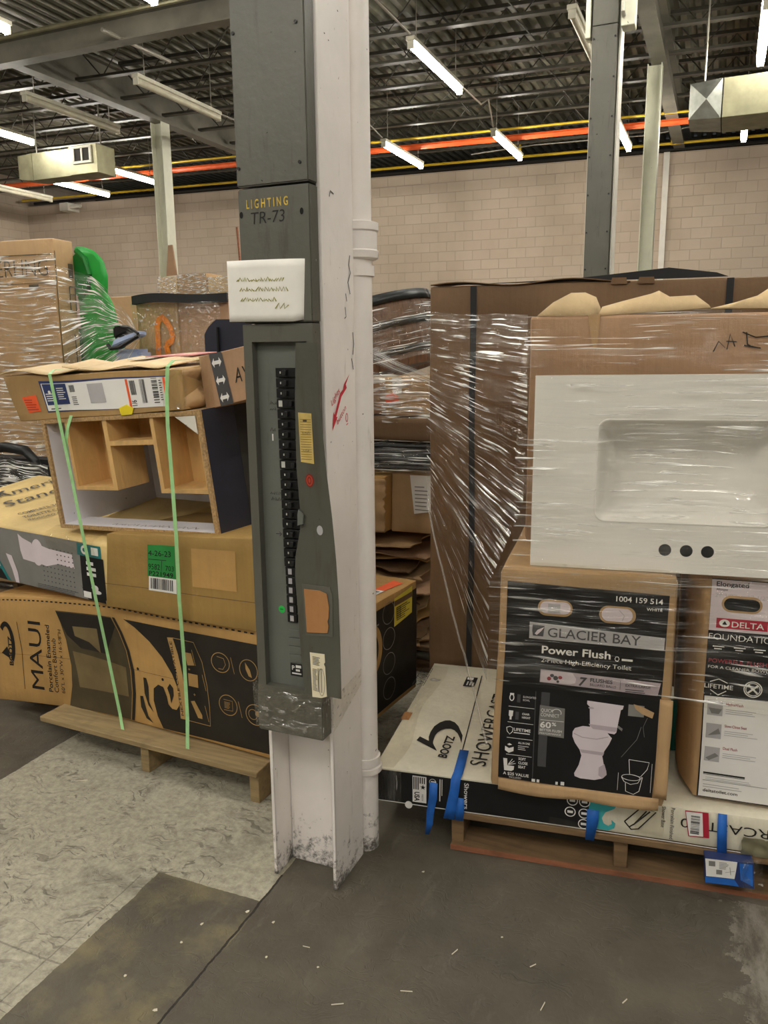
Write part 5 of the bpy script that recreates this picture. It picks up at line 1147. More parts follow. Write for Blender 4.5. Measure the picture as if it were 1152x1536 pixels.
# pictured toilet
mb = MB()
mb.poly(gm, [(0.648, 0.563), (0.749, 0.559), (0.747, 0.548), (0.742, 0.545), (0.733, 0.474), (0.728, 0.468), (0.668, 0.472), (0.660, 0.48), (0.656, 0.545), (0.648, 0.552)], L3)
mb.poly(gm, [(0.612, 0.462), (0.618, 0.474), (0.64, 0.483), (0.675, 0.483), (0.705, 0.474), (0.715, 0.462), (0.722, 0.455), (0.715, 0.435), (0.703, 0.412), (0.698, 0.395), (0.703, 0.372), (0.711, 0.352), (0.713, 0.340), (0.702, 0.326), (0.68, 0.318), (0.64, 0.318), (0.624, 0.323), (0.622, 0.332), (0.634, 0.36), (0.640, 0.39), (0.634, 0.408), (0.620, 0.428), (0.612, 0.447)], L3)
pt = mb.build('pictured_toilet', MT['lav'], r)
mb = MB(); mb.line(gm, [(0.615, 0.458), (0.64, 0.448), (0.68, 0.447), (0.712, 0.458)], .003, L4); mb.poly(gm, [(0.655, 0.492), (0.735, 0.49), (0.731, 0.476), (0.668, 0.478)], L4); mb.poly(gm, [(0.705, 0.372), (0.711, 0.352), (0.713, 0.340), (0.702, 0.326), (0.69, 0.335), (0.69, 0.36)], L4); mb.ell(gm, 0.66, 0.542, .008, .003, L4); mb.poly(gm, [(0.640, 0.40), (0.70, 0.398), (0.703, 0.408), (0.634, 0.410)], L4); mb.build('toilet_shading_print', MT['lav2'], pt)
mb = MB(); mb.rect(gm, 0.762, 0.805, 0.53, 0.565, L3); mb.build('grey_patch', MT['grey_ink'], r)
mb = MB(); mb.poly(gm, [(0.775, 0.568), (0.80, 0.562), (0.832, 0.548), (0.828, 0.530), (0.80, 0.540), (0.782, 0.553)], L4); mb.build('torn_spot', MT['cb'], r)
mb = MB(); mb.line(gm, [(0.800, 0.50), (0.79, 0.46), (0.75, 0.40)], .0014, L3); mb.line(gm, [(0.815, 0.53), (0.805, 0.50), (0.81, 0.47)], .001, L3); mb.poly(gm, [(0.735, 0.498), (0.75, 0.488), (0.748, 0.480), (0.735, 0.49)], L3); mb.build('crease_scratch', MT['grey_ink'], r)
mb = MB()
mb.grid(lambda i, j: gm(0.40 + 0.46 * i, 0.285 - 0.035 * j, -0.004 - 0.014 * j * abs(sin(6 * i))), 20, 3)
mb.grid(lambda i, j: gm(0.845 + 0.035 * j, 0.29 + 0.30 * i, -0.004 - 0.012 * j * abs(sin(5 * i + 1))), 16, 3)
mb.build('torn_edge', MT['cb'], r, smooth=True, solid=0.003)
mb = MB(); mb.grid(lambda i, j: wob(gm(0.372 + 0.508 * i, 0.890 + 0.053 * j, -0.008 + .006 * j), .004, 20), 24, 5); mb.grid(lambda i, j: wob(gm(0.372 + 0.508 * i, 0.948, -0.01 + 0.3 * j), .006, 20), 20, 8); mb.build('clear_tape', MT['clear_tape'], r, uvscale=(.5, .08), smooth=True)

# second toilet carton with white and black front
DA = (0.0, 2.318); df0 = frame(DA, 4.0, 0.003, 3.0, 7.0)
def dm(u, z, d=0.0):
    p = df0(u, z, d)
    if u < 0.1:      # softly crushed side, swelling out and rounding under
        t = (0.1 - u) / 0.105
        p = p + df0.e * (-0.045 * t * min(1.0, d / 0.10)) + Vector((0, 0, 0.045 * t * min(1, d / 0.2) * max(0, (0.42 - z) / 0.16) ** 2))
    return p
r = thing('toilet_carton', 'brown toilet carton with white and black front and red badge, standing at the picture edge', 'box', (0.25, 2.6, 0.25))
carton(dm, -0.005, 0.46, 0.254, 0.935, 0, 0.68, r=0.016, n=(10, 14, 10)).build('carton', MT['cb'], r, smooth=True)
mb = MB(); mb.rect(dm, 0.006, 0.45, 0.263, 0.925, L1); blk = mb.build('black_print', MT['black'], r)
mb = MB(); mb.rect(dm, 0.006, 0.45, 0.775, 0.923, L2); mb.build('mauve_print', MT['lav'], r)
mb = MB(); mb.poly(dm, [(0.008, 0.578), (0.45, 0.585), (0.45, 0.268), (0.010, 0.266)], L2); wh = mb.build('white_print', MT['white'], r)
mb = MB()
n = 10
def slot(mb, x0, x1, y0, y1, d):
    ry = (y1 - y0) / 2; cy = (y0 + y1) / 2
    mb.poly(dm, [(x0 + ry - ry * sin(pi * k / n), cy + ry * cos(pi * k / n)) for k in range(n + 1)] + [(x1 - ry + ry * sin(pi * k / n), cy - ry * cos(pi * k / n)) for k in range(n + 1)], d, 9)
slot(mb, 0.034, 0.138, 0.832, 0.880, L3); mb.build('handle_cutout_rim', MT['cb'], r)
mb = MB(); slot(mb, 0.040, 0.132, 0.838, 0.873, L4); mb.build('handle_cutout', MT['hole'], r)
mb = MB(); mb.rect(dm, 0.024, 0.155, 0.784, 0.813, L3); rb = mb.build('red_badge', MT['red'], r)
mb = MB(); mb.text(dm, 'DELTA', 0.064, 0.789, 0.0175, L4, w=0.082, bold=.008); mb.ell(dm, 0.045, 0.799, 0.014, 0.011, L4); mb.build('badge_lettering', MT['white'], rb)
mb = MB(); mb.poly(dm, [(0.038, 0.795), (0.045, 0.806), (0.052, 0.795)], L5); mb.build('badge_mark', MT['black_ink'], rb)
mb = MB(); mb.text(dm, 'Elongated', 0.018, 0.905, 0.014, L3, w=0.083, bold=.016); mb.text(dm, 'Allongee', 0.018, 0.893, 0.006, L3, w=0.03)
mb.text(dm, 'deltatoilet.com', 0.021, 0.282, 0.0105, L3, w=0.094, bold=.012); mb.rect(dm, 0.018, 0.13, 0.337, 0.3385, L3); mb.rect(dm, 0.018, 0.19, 0.318, 0.319, L3, 9); lines(mb, dm, 0.018, 0.13, 0.340, 0.352, L3, 1, rnd)
mb.build('black_lettering', MT['black_ink'], r)
mb = MB(); mb.text(dm, '29 3/8"L x 17 1/2"W x 30"H', 0.016, 0.873, 0.012, L3 + .0002, w=0.21, bold=-.01)
for z in (0.553, 0.487, 0.418): lines(mb, dm, 0.066, 0.155, z - 0.022, z - 0.004, L3, 3, rnd, .3)
lines(mb, dm, 0.02, 0.16, 0.297, 0.312, L3, 2, rnd, .3); lines(mb, dm, 0.025, 0.15, 0.322, 0.333, L3, 2, rnd, .3); mb.build('grey_lettering', MT['lgrey_ink'], r)
mb = MB(); mb.text(dm, 'FOUNDATIONS', 0.008, 0.748, 0.0195, L2, w=0.195, bold=-.012)
mb.text(dm, 'FOR A CLEANER BOWL', 0.012, 0.663, 0.0085, L2, w=0.155); 
for x in (0.02, 0.075, 0.125): mb.rect(dm, x, x + .03, 0.727, 0.730, L2); mb.rect(dm, x + .004, x + .024, 0.720, 0.723, L2)
mb.text(dm, 'LIFETIME', 0.006, 0.603, 0.0135, L2, w=0.075, bold=.01); mb.line(dm, [(0.02, 0.622), (0.043, 0.632), (0.066, 0.622)], .0025, L2); mb.line(dm, [(0.022, 0.598), (0.043, 0.584), (0.064, 0.598)], .0025, L2)
mb.ring(dm, 0.132, 0.611, 0.024, 0.024, 0.003, L2); mb.ring(dm, 0.132, 0.611, 0.019, 0.019, 0.002, L2); mb.line(dm, [(0.12, 0.60), (0.144, 0.623)], .005, L2); mb.line(dm, [(0.12, 0.623), (0.144, 0.60)], .005, L2)
mb.build('white_lettering', MT['white'], r)
mb = MB(); mb.text(dm, 'POWERFUL FLUSH', 0.012, 0.680, 0.0125, L2, w=0.15, bold=.012)
for z, t, ww in ((0.556, 'HydraWash', .045), (0.490, 'Slow-Close Seat', .058), (0.421, 'Dual Flush', .038)): mb.text(dm, t, 0.066, z, 0.0085, L3, w=ww, bold=.01)
mb.build('red_lettering', MT['dred'], r)
mb = MB()
for z in (0.522, 0.452, 0.380): mb.rect(dm, 0.017, 0.058, z, z + 0.045, L3)
ip = mb.build('picture_print', MT['lgrey_ink'], r)
mb = MB(); mb.poly(dm, [(0.02, 0.545), (0.056, 0.543), (0.048, 0.528), (0.028, 0.528)], L4); mb.poly(dm, [(0.022, 0.46), (0.05, 0.485), (0.056, 0.468)], L4); mb.poly(dm, [(0.02, 0.39), (0.045, 0.408), (0.056, 0.40), (0.03, 0.383)], L4); mb.build('picture_detail', MT['grey_ink'], ip)
mb = MB(); mb.poly(dm, [(0.185, 0.565), (0.25, 0.56), (0.25, 0.44), (0.205, 0.46), (0.185, 0.53)], L3); mb.build('pictured_toilet', MT['lav'], r)
mb = MB(); mb.box(-0.13, 0.02, 2.60, 2.62, 0.252, 0.42); props(mb.build('green_board', MT['teal_deep'], loc=(-0.06, 2.6, 0.25)), 'strip of deep green board showing between the two toilet cartons', 'board')

# vanity sink top standing on its edge
K0 = Vector((SA[0], SA[1], 0)) + sf.n * 0.012
kf = frame((K0.x, K0.y), SD)
def km(u, z, d=0.0): return kf(u, z + 0.006 * (u - 0.48), d + 0.03 * (z - 0.94))
r = thing('vanity_sink_top', 'white vanity sink top with a rectangular basin, stood on edge across the toilet cartons', 'sink', (-0.1, 2.3, 0.94))
bu0, bu1, bz0, bz1 = 0.647, 1.111, 1.076, 1.360
def loop(m, rr, d, n=7):
    pts = []
    for cx_, cz_, a0 in ((bu1 - m - rr, bz1 - m - rr, 0), (bu0 + m + rr, bz1 - m - rr, 90), (bu0 + m + rr, bz0 + m + rr, 180), (bu1 - m - rr, bz0 + m + rr, 270)):
        for k in range(n): a = radians(a0 + 90 * k / (n - 1)); pts.append((cx_ + rr * cos(a), cz_ + rr * sin(a), d))
    return pts
rings = [loop(0, .030, 0), loop(.003, .030, .003), loop(.010, .030, .02), loop(.020, .032, .06), loop(.034, .036, .095), loop(.055, .040, .115), loop(.085, .045, .122), loop(.125, .014, .125)]
mb = MB(); n = len(rings[0])
for ring in rings: mb.v += [km(*p) for p in ring]
for i in range(len(rings) - 1):
    for k in range(n): mb.f.append((i * n + k, i * n + (k + 1) % n, (i + 1) * n + (k + 1) % n, (i + 1) * n + k))
mb.f.append(tuple((len(rings) - 1) * n + k for k in range(n)))
mb.build('basin', MT['sink'], r, smooth=True, solid=0.004)
mb = MB(); o4 = [(1.285, 1.478), (0.475, 1.478), (0.475, 0.940), (1.285, 0.940)]
inner = loop(-0.0005, .030, 0)
base = len(mb.v); mb.v += [km(a, b, 0) for a, b in o4] + [km(*p) for p in inner]
q = n // 4
for c in range(4):
    for k in range(q - 1): mb.f.append((c, 4 + c * q + k, 4 + c * q + k + 1))
    mb.f.append((c, 4 + c * q + q - 1, 4 + ((c + 1) % 4) * q, (c + 1) % 4))
mb.build('slab', MT['sink'], r, solid=0.0)
mb = MB(); mb.mbox(km, 0.475, 1.285, 1.470, 1.478, 0.0005, 0.024); mb.mbox(km, 0.475, 1.285, 0.940, 0.948, 0.0005, 0.024); mb.mbox(km, 0.475, 0.483, 0.948, 1.470, 0.0005, 0.024); mb.mbox(km, 1.277, 1.285, 0.948, 1.470, 0.0005, 0.024)
mb.build('slab_edge', MT['sink'], r)
mb = MB(); mb.ell(km, 0.879, 1.199, 0.022, 0.022, 0.1235); mb.build('drain_hole', MT['hole'], r)
mb = MB(); mb.ring(km, 0.879, 1.199, 0.034, 0.034, 0.011, 0.1232); mb.build('drain_rim', MT['sink'], r)
for u in (0.839, 0.894, 0.948):
    mb = MB(); mb.ell(km, u, 1.004, 0.0165, 0.0165, -0.0006); mb.build('faucet_hole', MT['hole'], r)

# open-topped carton behind the sink
B0 = Vector((SA[0], SA[1], 0)) + sf.n * 0.25
bf = frame((B0.x, B0.y), SD, 0.006, 3.0, 11.0)
r = thing('open_carton', 'open brown carton with ragged flaps and scrawled letters, standing behind the white sink top', 'box', (-0.1, 2.7, 0.95))
carton(bf, 0.435, 1.32, 0.955, 1.648, 0, 0.30, r=0.014, n=(14, 10, 5), skip=('top',)).build('carton', MT['cb3'], r, smooth=True, solid=0.003)
mb = MB()
def flap(pts): mb.poly(lambda u, z, d=0.0: bf(u, z, (z - 1.64) * 0.55), pts, 0, .05)
flap([(0.455, 1.646), (0.50, 1.685), (0.55, 1.712), (0.59, 1.712), (0.622, 1.697), (0.636, 1.664), (0.628, 1.643)])
flap([(0.628, 1.643), (0.640, 1.668), (0.70, 1.684), (0.78, 1.704), (0.80, 1.712), (0.83, 1.694), (0.90, 1.697), (0.935, 1.668), (0.94, 1.660)])
flap([(0.94, 1.658), (1.0, 1.672), (1.06, 1.69), (1.09, 1.71), (1.25, 1.70), (1.30, 1.65)])
mb.build('ragged_flap', MT['cbl'], r, smooth=True, solid=0.004)
mb = MB(); mb.poly(bf, [(0.60, 1.645), (0.636, 1.648), (0.632, 1.56), (0.622, 1.54), (0.612, 1.58)], -.006); mb.build('torn_paper', MT['cb'], r)
mb = MB(); mb.line(bf, [(0.953, 1.536), (0.965, 1.565), (0.988, 1.542), (0.994, 1.585), (1.008, 1.55)], .0035, -.006); mb.line(bf, [(0.985, 1.565), (1.012, 1.563)], .003, -.006); mb.line(bf, [(1.035, 1.59), (1.04, 1.555), (1.075, 1.545), (1.03, 1.553)], .0035, -.006); mb.line(bf, [(1.025, 1.59), (1.06, 1.575), (1.11, 1.58)], .0035, -.006); mb.build('black_scrawl', MT['black_ink'], r)

# tall carton at the back
T0 = Vector((SA[0], SA[1], 0)) + sf.n * 0.92
tf = frame((T0.x, T0.y), SD, 0.006, 2.0, 13.0)
r = thing('tall_carton', 'very tall brown carton with black bands, standing at the back of the wrapped pallet load', 'box', (-0.4, 3.3, 0.135))
carton(tf, -0.024, 1.45, 0.135, 1.792, 0, 0.32, r=0.012, n=(18, 20, 5)).build('carton', MT['cbd'], r, smooth=True)
for u in (0.15, 1.065):
    mb = MB(); mb.rect(tf, u - .012, u + .012, 0.14, 1.79, -.005); mb.build('black_band', MT['foam'], r)
mb = MB(); mb.grid(lambda i, j: tf(-0.02 + 0.75 * i, 1.797 + 0.008 * sin(11 * i) + 0.01 * j, -0.004 + 0.25 * j), 22, 4); mb.build('top_flap', MT['cbd'], r, smooth=True, solid=.004)
mb = MB(); mb.poly(tf, [(0.10, 1.797), (0.5, 1.803), (0.86, 1.835), (1.02, 1.812), (1.06, 1.797)], 0.02, .2); mb.build('raised_liner', MT['foam'], r, solid=.006)
for u in (0.66, 0.755): 
    mb = MB(); mb.poly(tf, [(u, 1.78), (u + .06, 1.78), (u + .055, 1.803), (u + .005, 1.803)], -.006); mb.build('locking_tab', MT['cbd'], r, solid=.004)

# stretch wrap round the right-hand load
def lerp_poly(pts, t):
    s = t * (len(pts) - 1); k = min(len(pts) - 2, int(s)); f = s - k
    return Vector(pts[k]) * (1 - f) + Vector(pts[k + 1]) * f
sf0 = frame(SA, SD)
Lp = [sf0(-0.030, z, 0.90) for z in (1.695, 1.55, 1.40, 1.25, 1.05, 0.93)]
Rp = [sf0(0.428, 1.652, 0.24), sf0(0.45, 1.50, 0.03), sf0(0.458, 1.33, 0.0), sf0(0.45, 1.12, -0.01), sf0(0.37, 0.90, -0.05), sf0(0.362, 0.60, -0.05)]
mb = MB(); mb.grid(lambda i, j: wob(lerp_poly(Lp, 1 - j) * (1 - i) + lerp_poly(Rp, 1 - j) * i, 0.004, 5), 30, 40)
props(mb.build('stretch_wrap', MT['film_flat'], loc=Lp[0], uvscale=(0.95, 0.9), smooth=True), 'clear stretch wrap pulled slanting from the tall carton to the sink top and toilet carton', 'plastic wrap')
Fp = [(1.652, 0.236), (1.60, 0.19), (1.50, 0.015), (1.33, -0.004), (1.12, -0.012), (0.95, -0.052), (0.90, -0.056), (0.60, -0.052)]
def front(i, j):
    s = (1 - j) * (len(Fp) - 1); k = min(len(Fp) - 2, int(s)); f = s - k
    z = Fp[k][0] * (1 - f) + Fp[k + 1][0] * f; d = Fp[k][1] * (1 - f) + Fp[k + 1][1] * f
    u0 = 0.43 if z > 1.0 else 0.43 - 0.062 * min(1, (1.0 - z) / 0.1)
    return wob(sf0(u0 + (1.34 - u0) * i, z - 0.02 * i * (1 if z < .7 else 0), d), 0.006, 6)
mb = MB(); mb.grid(front, 50, 60)
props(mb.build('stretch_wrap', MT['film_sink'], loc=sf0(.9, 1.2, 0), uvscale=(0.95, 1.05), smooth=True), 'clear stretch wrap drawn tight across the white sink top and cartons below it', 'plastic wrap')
mb = MB(); mb.tube([wob(sf0(-0.03 + 0.40 * t, 0.95 - 0.55 * t ** 0.85, 0.90 - 0.95 * t), .006, 9) for t in [k / 16 for k in range(17)]], 0.004, 6)
props(mb.build('wrap_strand', MT['film_dense'], loc=sf0(.1, .9, .5), smooth=True), 'gathered strand along the lower slanting edge of the stretch wrap', 'plastic wrap')

# ================================================================== THE AISLE BEHIND THE COLUMN
def blk(name, label, x0, x1, y0, y1, z0, z1, mat, amp=0.006, group=None, deg=0.0, **k):
    mp = frame((x0, y0), deg, amp, 4, x0 * 3 + z0)
    r = thing(name, label, 'box', ((x0 + x1) / 2, (y0 + y1) / 2, z0), group)
    carton(mp, 0, x1 - x0, z0, z1, 0, y1 - y0, n=(8, 6, 6), **k).build('carton', MT[mat], r, smooth=True)
    return r, mp
pallet('pallet', 'shadowed wooden pallet under the stack of torn cardboard in the gap behind the white column', (-2.0, 3.48), 0, 0.9, 1.0, (MT['pallet2'],) * 3)
# flattened torn cardboard, sheet upon sheet
rn = random.Random(21); z = 0.14
for i in range(13):
    h = 0.040; a = rn.uniform(-14, 14)
    mp = frame((-1.98 + rn.uniform(-.04, .04), 3.46 + rn.uniform(-.02, .03)), a * 0.3, 0.010, 6, i * 3.1)
    x1 = 0.70 + rn.uniform(-.06, .05)
    mb = MB()
    def sh(s, t, z=z, x1=x1, mp=mp, i=i):
        jag = 0.035 * noise.noise(Vector((s * 9, i * 5.3, 0))) + 0.015 * noise.noise(Vector((s * 40, i * 2.1, 3)))
        dz = 0.020 * noise.noise(Vector((s * 3, t * 3, i * 7.7))) - (0.03 * max(0, 0.25 - t) / 0.25 * (0.5 + 0.5 * sin(3.1 * i)))
        ex = 0.05 * noise.noise(Vector((t * 11, i * 3.7, 9)))
        return mp((x1 + ex) * s, z + 0.02 + dz, 0.85 * t + jag * (1 - t))
    mb.grid(sh, 40, 16)
    o = mb.build('cardboard_sheet', MT[('cb', 'cbd', 'cb2', 'cb3')[i % 4]], loc=(-1.6, 3.6, z), smooth=False, solid=0.006)
    props(o, 'flattened torn cardboard sheet in the dim stack behind the white column, %s from the floor' % (NTH + ('thirteenth',))[i], 'cardboard', 'flattened torn cardboard sheets')
    z += h
r, mp = blk('torn_carton', 'torn brown carton with ripped corner, lower on the stack behind the white column', -1.95, -1.452, 3.46, 4.2, 0.685, 0.962, 'cb2')
mb = MB(); mb.grid(lambda i, j: mp(0.44 + 0.06 * i + .03 * noise.noise(Vector((j * 9, 2, 1))) * i, 0.69 + 0.26 * j, -0.008 - 0.035 * i * noise.noise(Vector((j * 4, 5, 2)))), 8, 24); mb.build('ripped_flap', MT['cb'], r, smooth=True, solid=.004)
r, mp = blk('torn_carton', 'brown carton with white address paper, beside the ripped one behind the white column', -1.447, -1.10, 3.52, 4.2, 0.685, 0.985, 'cb')
mb = MB(); mb.poly(mp, [(0.10, 0.97), (0.22, 0.97), (0.22, 0.80), (0.12, 0.78)], -.008); o = mb.build('address_paper', MT['paper'], r)
mb = MB(); lines(mb, mp, 0.125, 0.20, 0.80, 0.93, -.010, 7, rnd, .25); mb.build('paper_print', MT['grey_ink'], o)
# black wire shelves wrapped in film
r = thing('wire_shelf', 'black wire shelf bundle in clear wrap, lying over the torn cartons behind the white column', 'shelf', (-1.5, 3.8, 1.0))
mb = MB()
for zz in (1.015, 1.055):
    for i in range(20): mb.tube([(-1.95, 3.52 + i * 0.03, zz), (-1.12, 3.52 + i * 0.03, zz)], 0.004, 4)
    for x in (-1.9, -1.7, -1.5, -1.3, -1.14): mb.tube([(x, 3.5, zz + .006), (x, 4.1, zz + .006)], 0.005, 4)
mb.build('wire_grid', MT['wire'], r)
mb = MB()
for zz in (0.998, 1.035, 1.075, 1.1): mb.tube([(-1.98, 3.49, zz), (-1.10, 3.49, zz + .012)], 0.010, 6)
mb.build('frame_rail', MT['wire'], r)
mb = MB(); mb.grid(lambda i, j: wob(Vector((-2.0 + 0.9 * i, 3.475 - .01 * sin(5 * j), 0.985 + 0.14 * j)), .008, 8), 24, 10); mb.build('clear_wrap', MT['film_flat'], r, uvscale=(.9, .14), smooth=True)
blk('brown_carton', 'flat brown carton between the black wire shelf and the small wrapped carton', -2.0, -1.10, 3.55, 4.3, 1.125, 1.235, 'cbd')
mpw = frame((-1.49, 3.56), 8, 0.006, 5, 2)
r = thing('wrapped_carton', 'small brown carton in cloudy wrap with red sticker, under the tilted barrel', 'box', (-1.3, 3.7, 1.24))
carton(mpw, -0.0, 0.45, 1.240, 1.425, 0, 0.40, n=(8, 5, 6)).build('carton', MT['cb'], r, smooth=True)
mb = MB(); mb.ell(mpw, 0.035, 1.325, 0.035, 0.028, -.006, 12); mb.build('red_sticker', MT['orange'], r)
mb = MB(); mb.rect(mpw, 0.04, 0.085, 1.35, 1.425, -.006); mb.build('white_label', MT['white'], r)
mb = MB(); mb.grid(lambda i, j: wob(mpw(-0.02 + 0.50 * i, 1.215 + 0.225 * j, -0.015), .010, 12), 20, 12); mb.build('clear_wrap', MT['film_dense'], r, uvscale=(.5, .22), smooth=True)
r, mp = blk('wrapped_carton', 'second small carton in cloudy wrap, set back beside the one with red sticker', -1.98, -1.50, 3.66, 4.1, 1.240, 1.42, 'cb3')
mb = MB(); mb.grid(lambda i, j: wob(mp(-0.02 + 0.52 * i, 1.22 + 0.22 * j, -0.015), .010, 12), 20, 12); mb.build('clear_wrap', MT['film_dense'], r, uvscale=(.5, .22), smooth=True)
# tilted barrel
r = thing('wooden_barrel', 'dark wooden barrel with steel hoops, tilted on the stack behind the white column', 'barrel', (-1.80, 4.1, 1.45))
ax = Vector((-0.26, 0.0, 0.965)).normalized(); bx = Vector((ax.z, 0, -ax.x)); by = Vector((0, 1, 0)); bc = Vector((-1.715, 4.12, 1.42))
def brl(a, h, rr): return bc + ax * h + (bx * cos(a) + by * sin(a)) * rr
prof = [(0.0, .315), (0.05, .325), (0.13, .337), (0.22, .340), (0.30, .336), (0.365, .322)]
mb = MB(); mb.grid(lambda i, j: brl(2 * pi * i, *(lambda s: (prof[min(4, int(s))][0] * (1 - s + min(4, int(s))) + prof[min(4, int(s)) + 1][0] * (s - min(4, int(s))), (prof[min(4, int(s))][1] * (1 - s + min(4, int(s))) + prof[min(4, int(s)) + 1][1] * (s - min(4, int(s)))) - (0.004 if int(i * 96) % 4 == 0 else 0)))(j * 5)), 96, 15)
mb.build('staves', MT['barrel'], r, solid=0.012)
for h0, h1, r0, r1 in ((0.325, 0.375, .347, .337), (0.20, 0.235, .352, .352), (0.06, 0.095, .340, .346)):
    mb = MB(); mb.grid(lambda i, j: brl(2 * pi * i, h0 + (h1 - h0) * j, r0 + (r1 - r0) * j), 64, 1); mb.build('hoop', MT['hoop'], r, smooth=True, solid=0.003)
mb = MB(); mb.ell(lambda u, v, d=0.0: brl(0, 0, 0) + bx * u + by * v + ax * 0.02, 0, 0, .30, .30, 0); mb.build('barrel_head', MT['barrel'], r)
mb = MB(); mb.grid(lambda i, j: wob(brl(pi + pi * i, 0.03 + 0.27 * j, .366), .006, 9), 40, 16); mb.build('clear_wrap', MT['film_flat'], r, uvscale=(1.0, .28), smooth=True)
mb = MB(); mb.grid(lambda i, j: wob(Vector((-1.88 + 0.80 * i, 3.62 - 0.25 * i, 1.70 - 0.31 * i - (0.10 - 0.06 * i) * j)), .006, 7), 24, 6)
props(mb.build('stretch_wrap', MT['film_dense'], loc=(-1.5, 3.5, 1.5), uvscale=(.12, .8), smooth=True), 'twisted band of clear wrap slanting down from the barrel to the tall carton', 'plastic wrap')

# ================================================================== SECOND ROW ON THE LEFT
pallet('pallet', 'wooden pallet under the tall wrapped cartons behind the strapped stack', (-4.75, 3.6), 3, 1.25, 1.1, (MT['pallet2'],) * 3)
sm = frame((-3.512, 3.60), 2.5, 0.006, 2, 17)
r = thing('wrapped_carton', 'big wrapped brown carton with large capital lettering, beside the green chair', 'box', (-4.1, 4.0, 0.135))
carton(sm, -1.1, 0.0, 0.135, 2.188, 0, 0.16, r=.012, n=(12, 20, 6)).build('carton', MT['cb'], r, smooth=True)
mb = MB(); mb.text(sm, 'STERLING', -0.545, 1.985, 0.10, -.005, w=0.50, bold=-0.012); mb.rect(sm, -0.6, -0.01, 2.10, 2.105, -.005); mb.rect(sm, -0.6, -0.02, 1.945, 1.948, -.005); mb.rect(sm, -0.19, -0.12, 1.92, 1.94, -.005); mb.build('capital_lettering', MT['olive'], r)
se = lambda v, z, d=0.0: sm(0.0, z, v) + sm.e * (-d)
mb = MB(); mb.rect(se, 0.10, 0.14, 1.98, 2.06, -.005); mb.line(se, [(0.10, 1.93), (0.145, 1.93), (0.145, 1.79), (0.10, 1.79), (0.10, 1.93)], .008, -.005); mb.text(se, 'TIT', 0.10, 1.86, 0.03, -.005, w=.04); mb.rect(se, 0.11, 0.118, 1.48, 1.66, -.005); mb.rect(se, 0.0, 0.006, 1.4, 2.12, -.005); mb.build('side_print', MT['olive'], r)
mb = MB(); mb.grid(lambda i, j: wob(sm(-1.12 + 1.14 * i, 0.6 + 1.50 * j, -0.012 - .01 * sin(3 * j)), .010, 6), 30, 40)
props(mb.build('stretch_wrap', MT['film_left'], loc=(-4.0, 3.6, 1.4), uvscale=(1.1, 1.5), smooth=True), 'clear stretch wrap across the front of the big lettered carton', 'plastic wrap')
def sw(i, j):
    top = [(-3.49, 3.59, 2.04), (-3.33, 3.70, 1.97), (-3.16, 3.70, 1.84), (-2.97, 3.63, 1.65)]
    bot = [(-3.49, 3.59, 1.0), (-3.34, 3.68, 1.30), (-3.16, 3.66, 1.45), (-2.97, 3.63, 1.62)]
    return wob(lerp_poly(top, i) * j + lerp_poly(bot, i) * (1 - j), .008, 7)
mb = MB(); mb.grid(sw, 40, 30)
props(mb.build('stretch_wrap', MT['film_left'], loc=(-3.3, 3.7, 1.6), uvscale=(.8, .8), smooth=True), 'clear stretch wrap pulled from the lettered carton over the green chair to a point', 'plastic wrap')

# green plastic chair
r = thing('plastic_chair', 'green moulded plastic chair with a loop handle, wrapped behind the big lettered carton', 'chair', (-3.35, 3.95, 1.40))
side = [(0.0, 2.155), (0.06, 2.15), (0.13, 2.125), (0.19, 2.07), (0.21, 1.99), (0.205, 1.93), (0.20, 1.89), (0.235, 1.83), (0.255, 1.76), (0.262, 1.70), (0.25, 1.64), (0.24, 1.58), (0.25, 1.50), (0.26, 1.40)]
mb = MB()
def gshell(i, j):
    p = lerp_poly([(a, 0, z) for a, z in side], j)
    return Vector((-3.535 + p.x - 0.32 * i, 3.80 + 0.36 * i, p.z))
mb.grid(gshell, 12, 42); mb.build('backrest', MT['greenp'], r, smooth=True, solid=.016)
mb = MB(); mb.poly(lambda u, z, d=0.0: Vector((-3.535 + u, 3.80 + d, z)), [(0.0, 1.40), (0.25, 1.40)] + [(a, z) for a, z in side[::-1]], 0.0, .05); mb.build('side_rim', MT['greenp'], r, smooth=True, solid=.02)
mb = MB(); mb.box(-3.62, -3.42, 3.84, 4.05, 1.40, 1.72); mb.build('seat', MT['dgreenp'], r, bevel=.02)
mb = MB(); mb.ell(lambda u, z, d=0.0: Vector((-3.535 + u, 3.785 + d, z)), 0.02, 2.0, .07, .12, 0.0); mb.build('arm_opening', MT['dgreenp'], r, solid=.006)
mb = MB(); mb.tube([(-3.52, 3.79, 2.135), (-3.46, 3.785, 2.09), (-3.435, 3.785, 2.0), (-3.45, 3.785, 1.92), (-3.52, 3.79, 1.87)], .012, 8); mb.build('loop_handle', MT['dgreenp'], r, smooth=True, solid=.012)
mb = MB(); mb.box(-3.66, -3.34, 3.84, 4.10, 0.9, 1.42); mb.build('chair_base', MT['dgreenp'], r, bevel=.02)
for x in (-3.64, -3.38):
    for y in (3.86, 4.08):
        mb = MB(); mb.box(x, x + .03, y, y + .03, 0.0, 0.91); mb.build('leg', MT['dgreenp'], r)
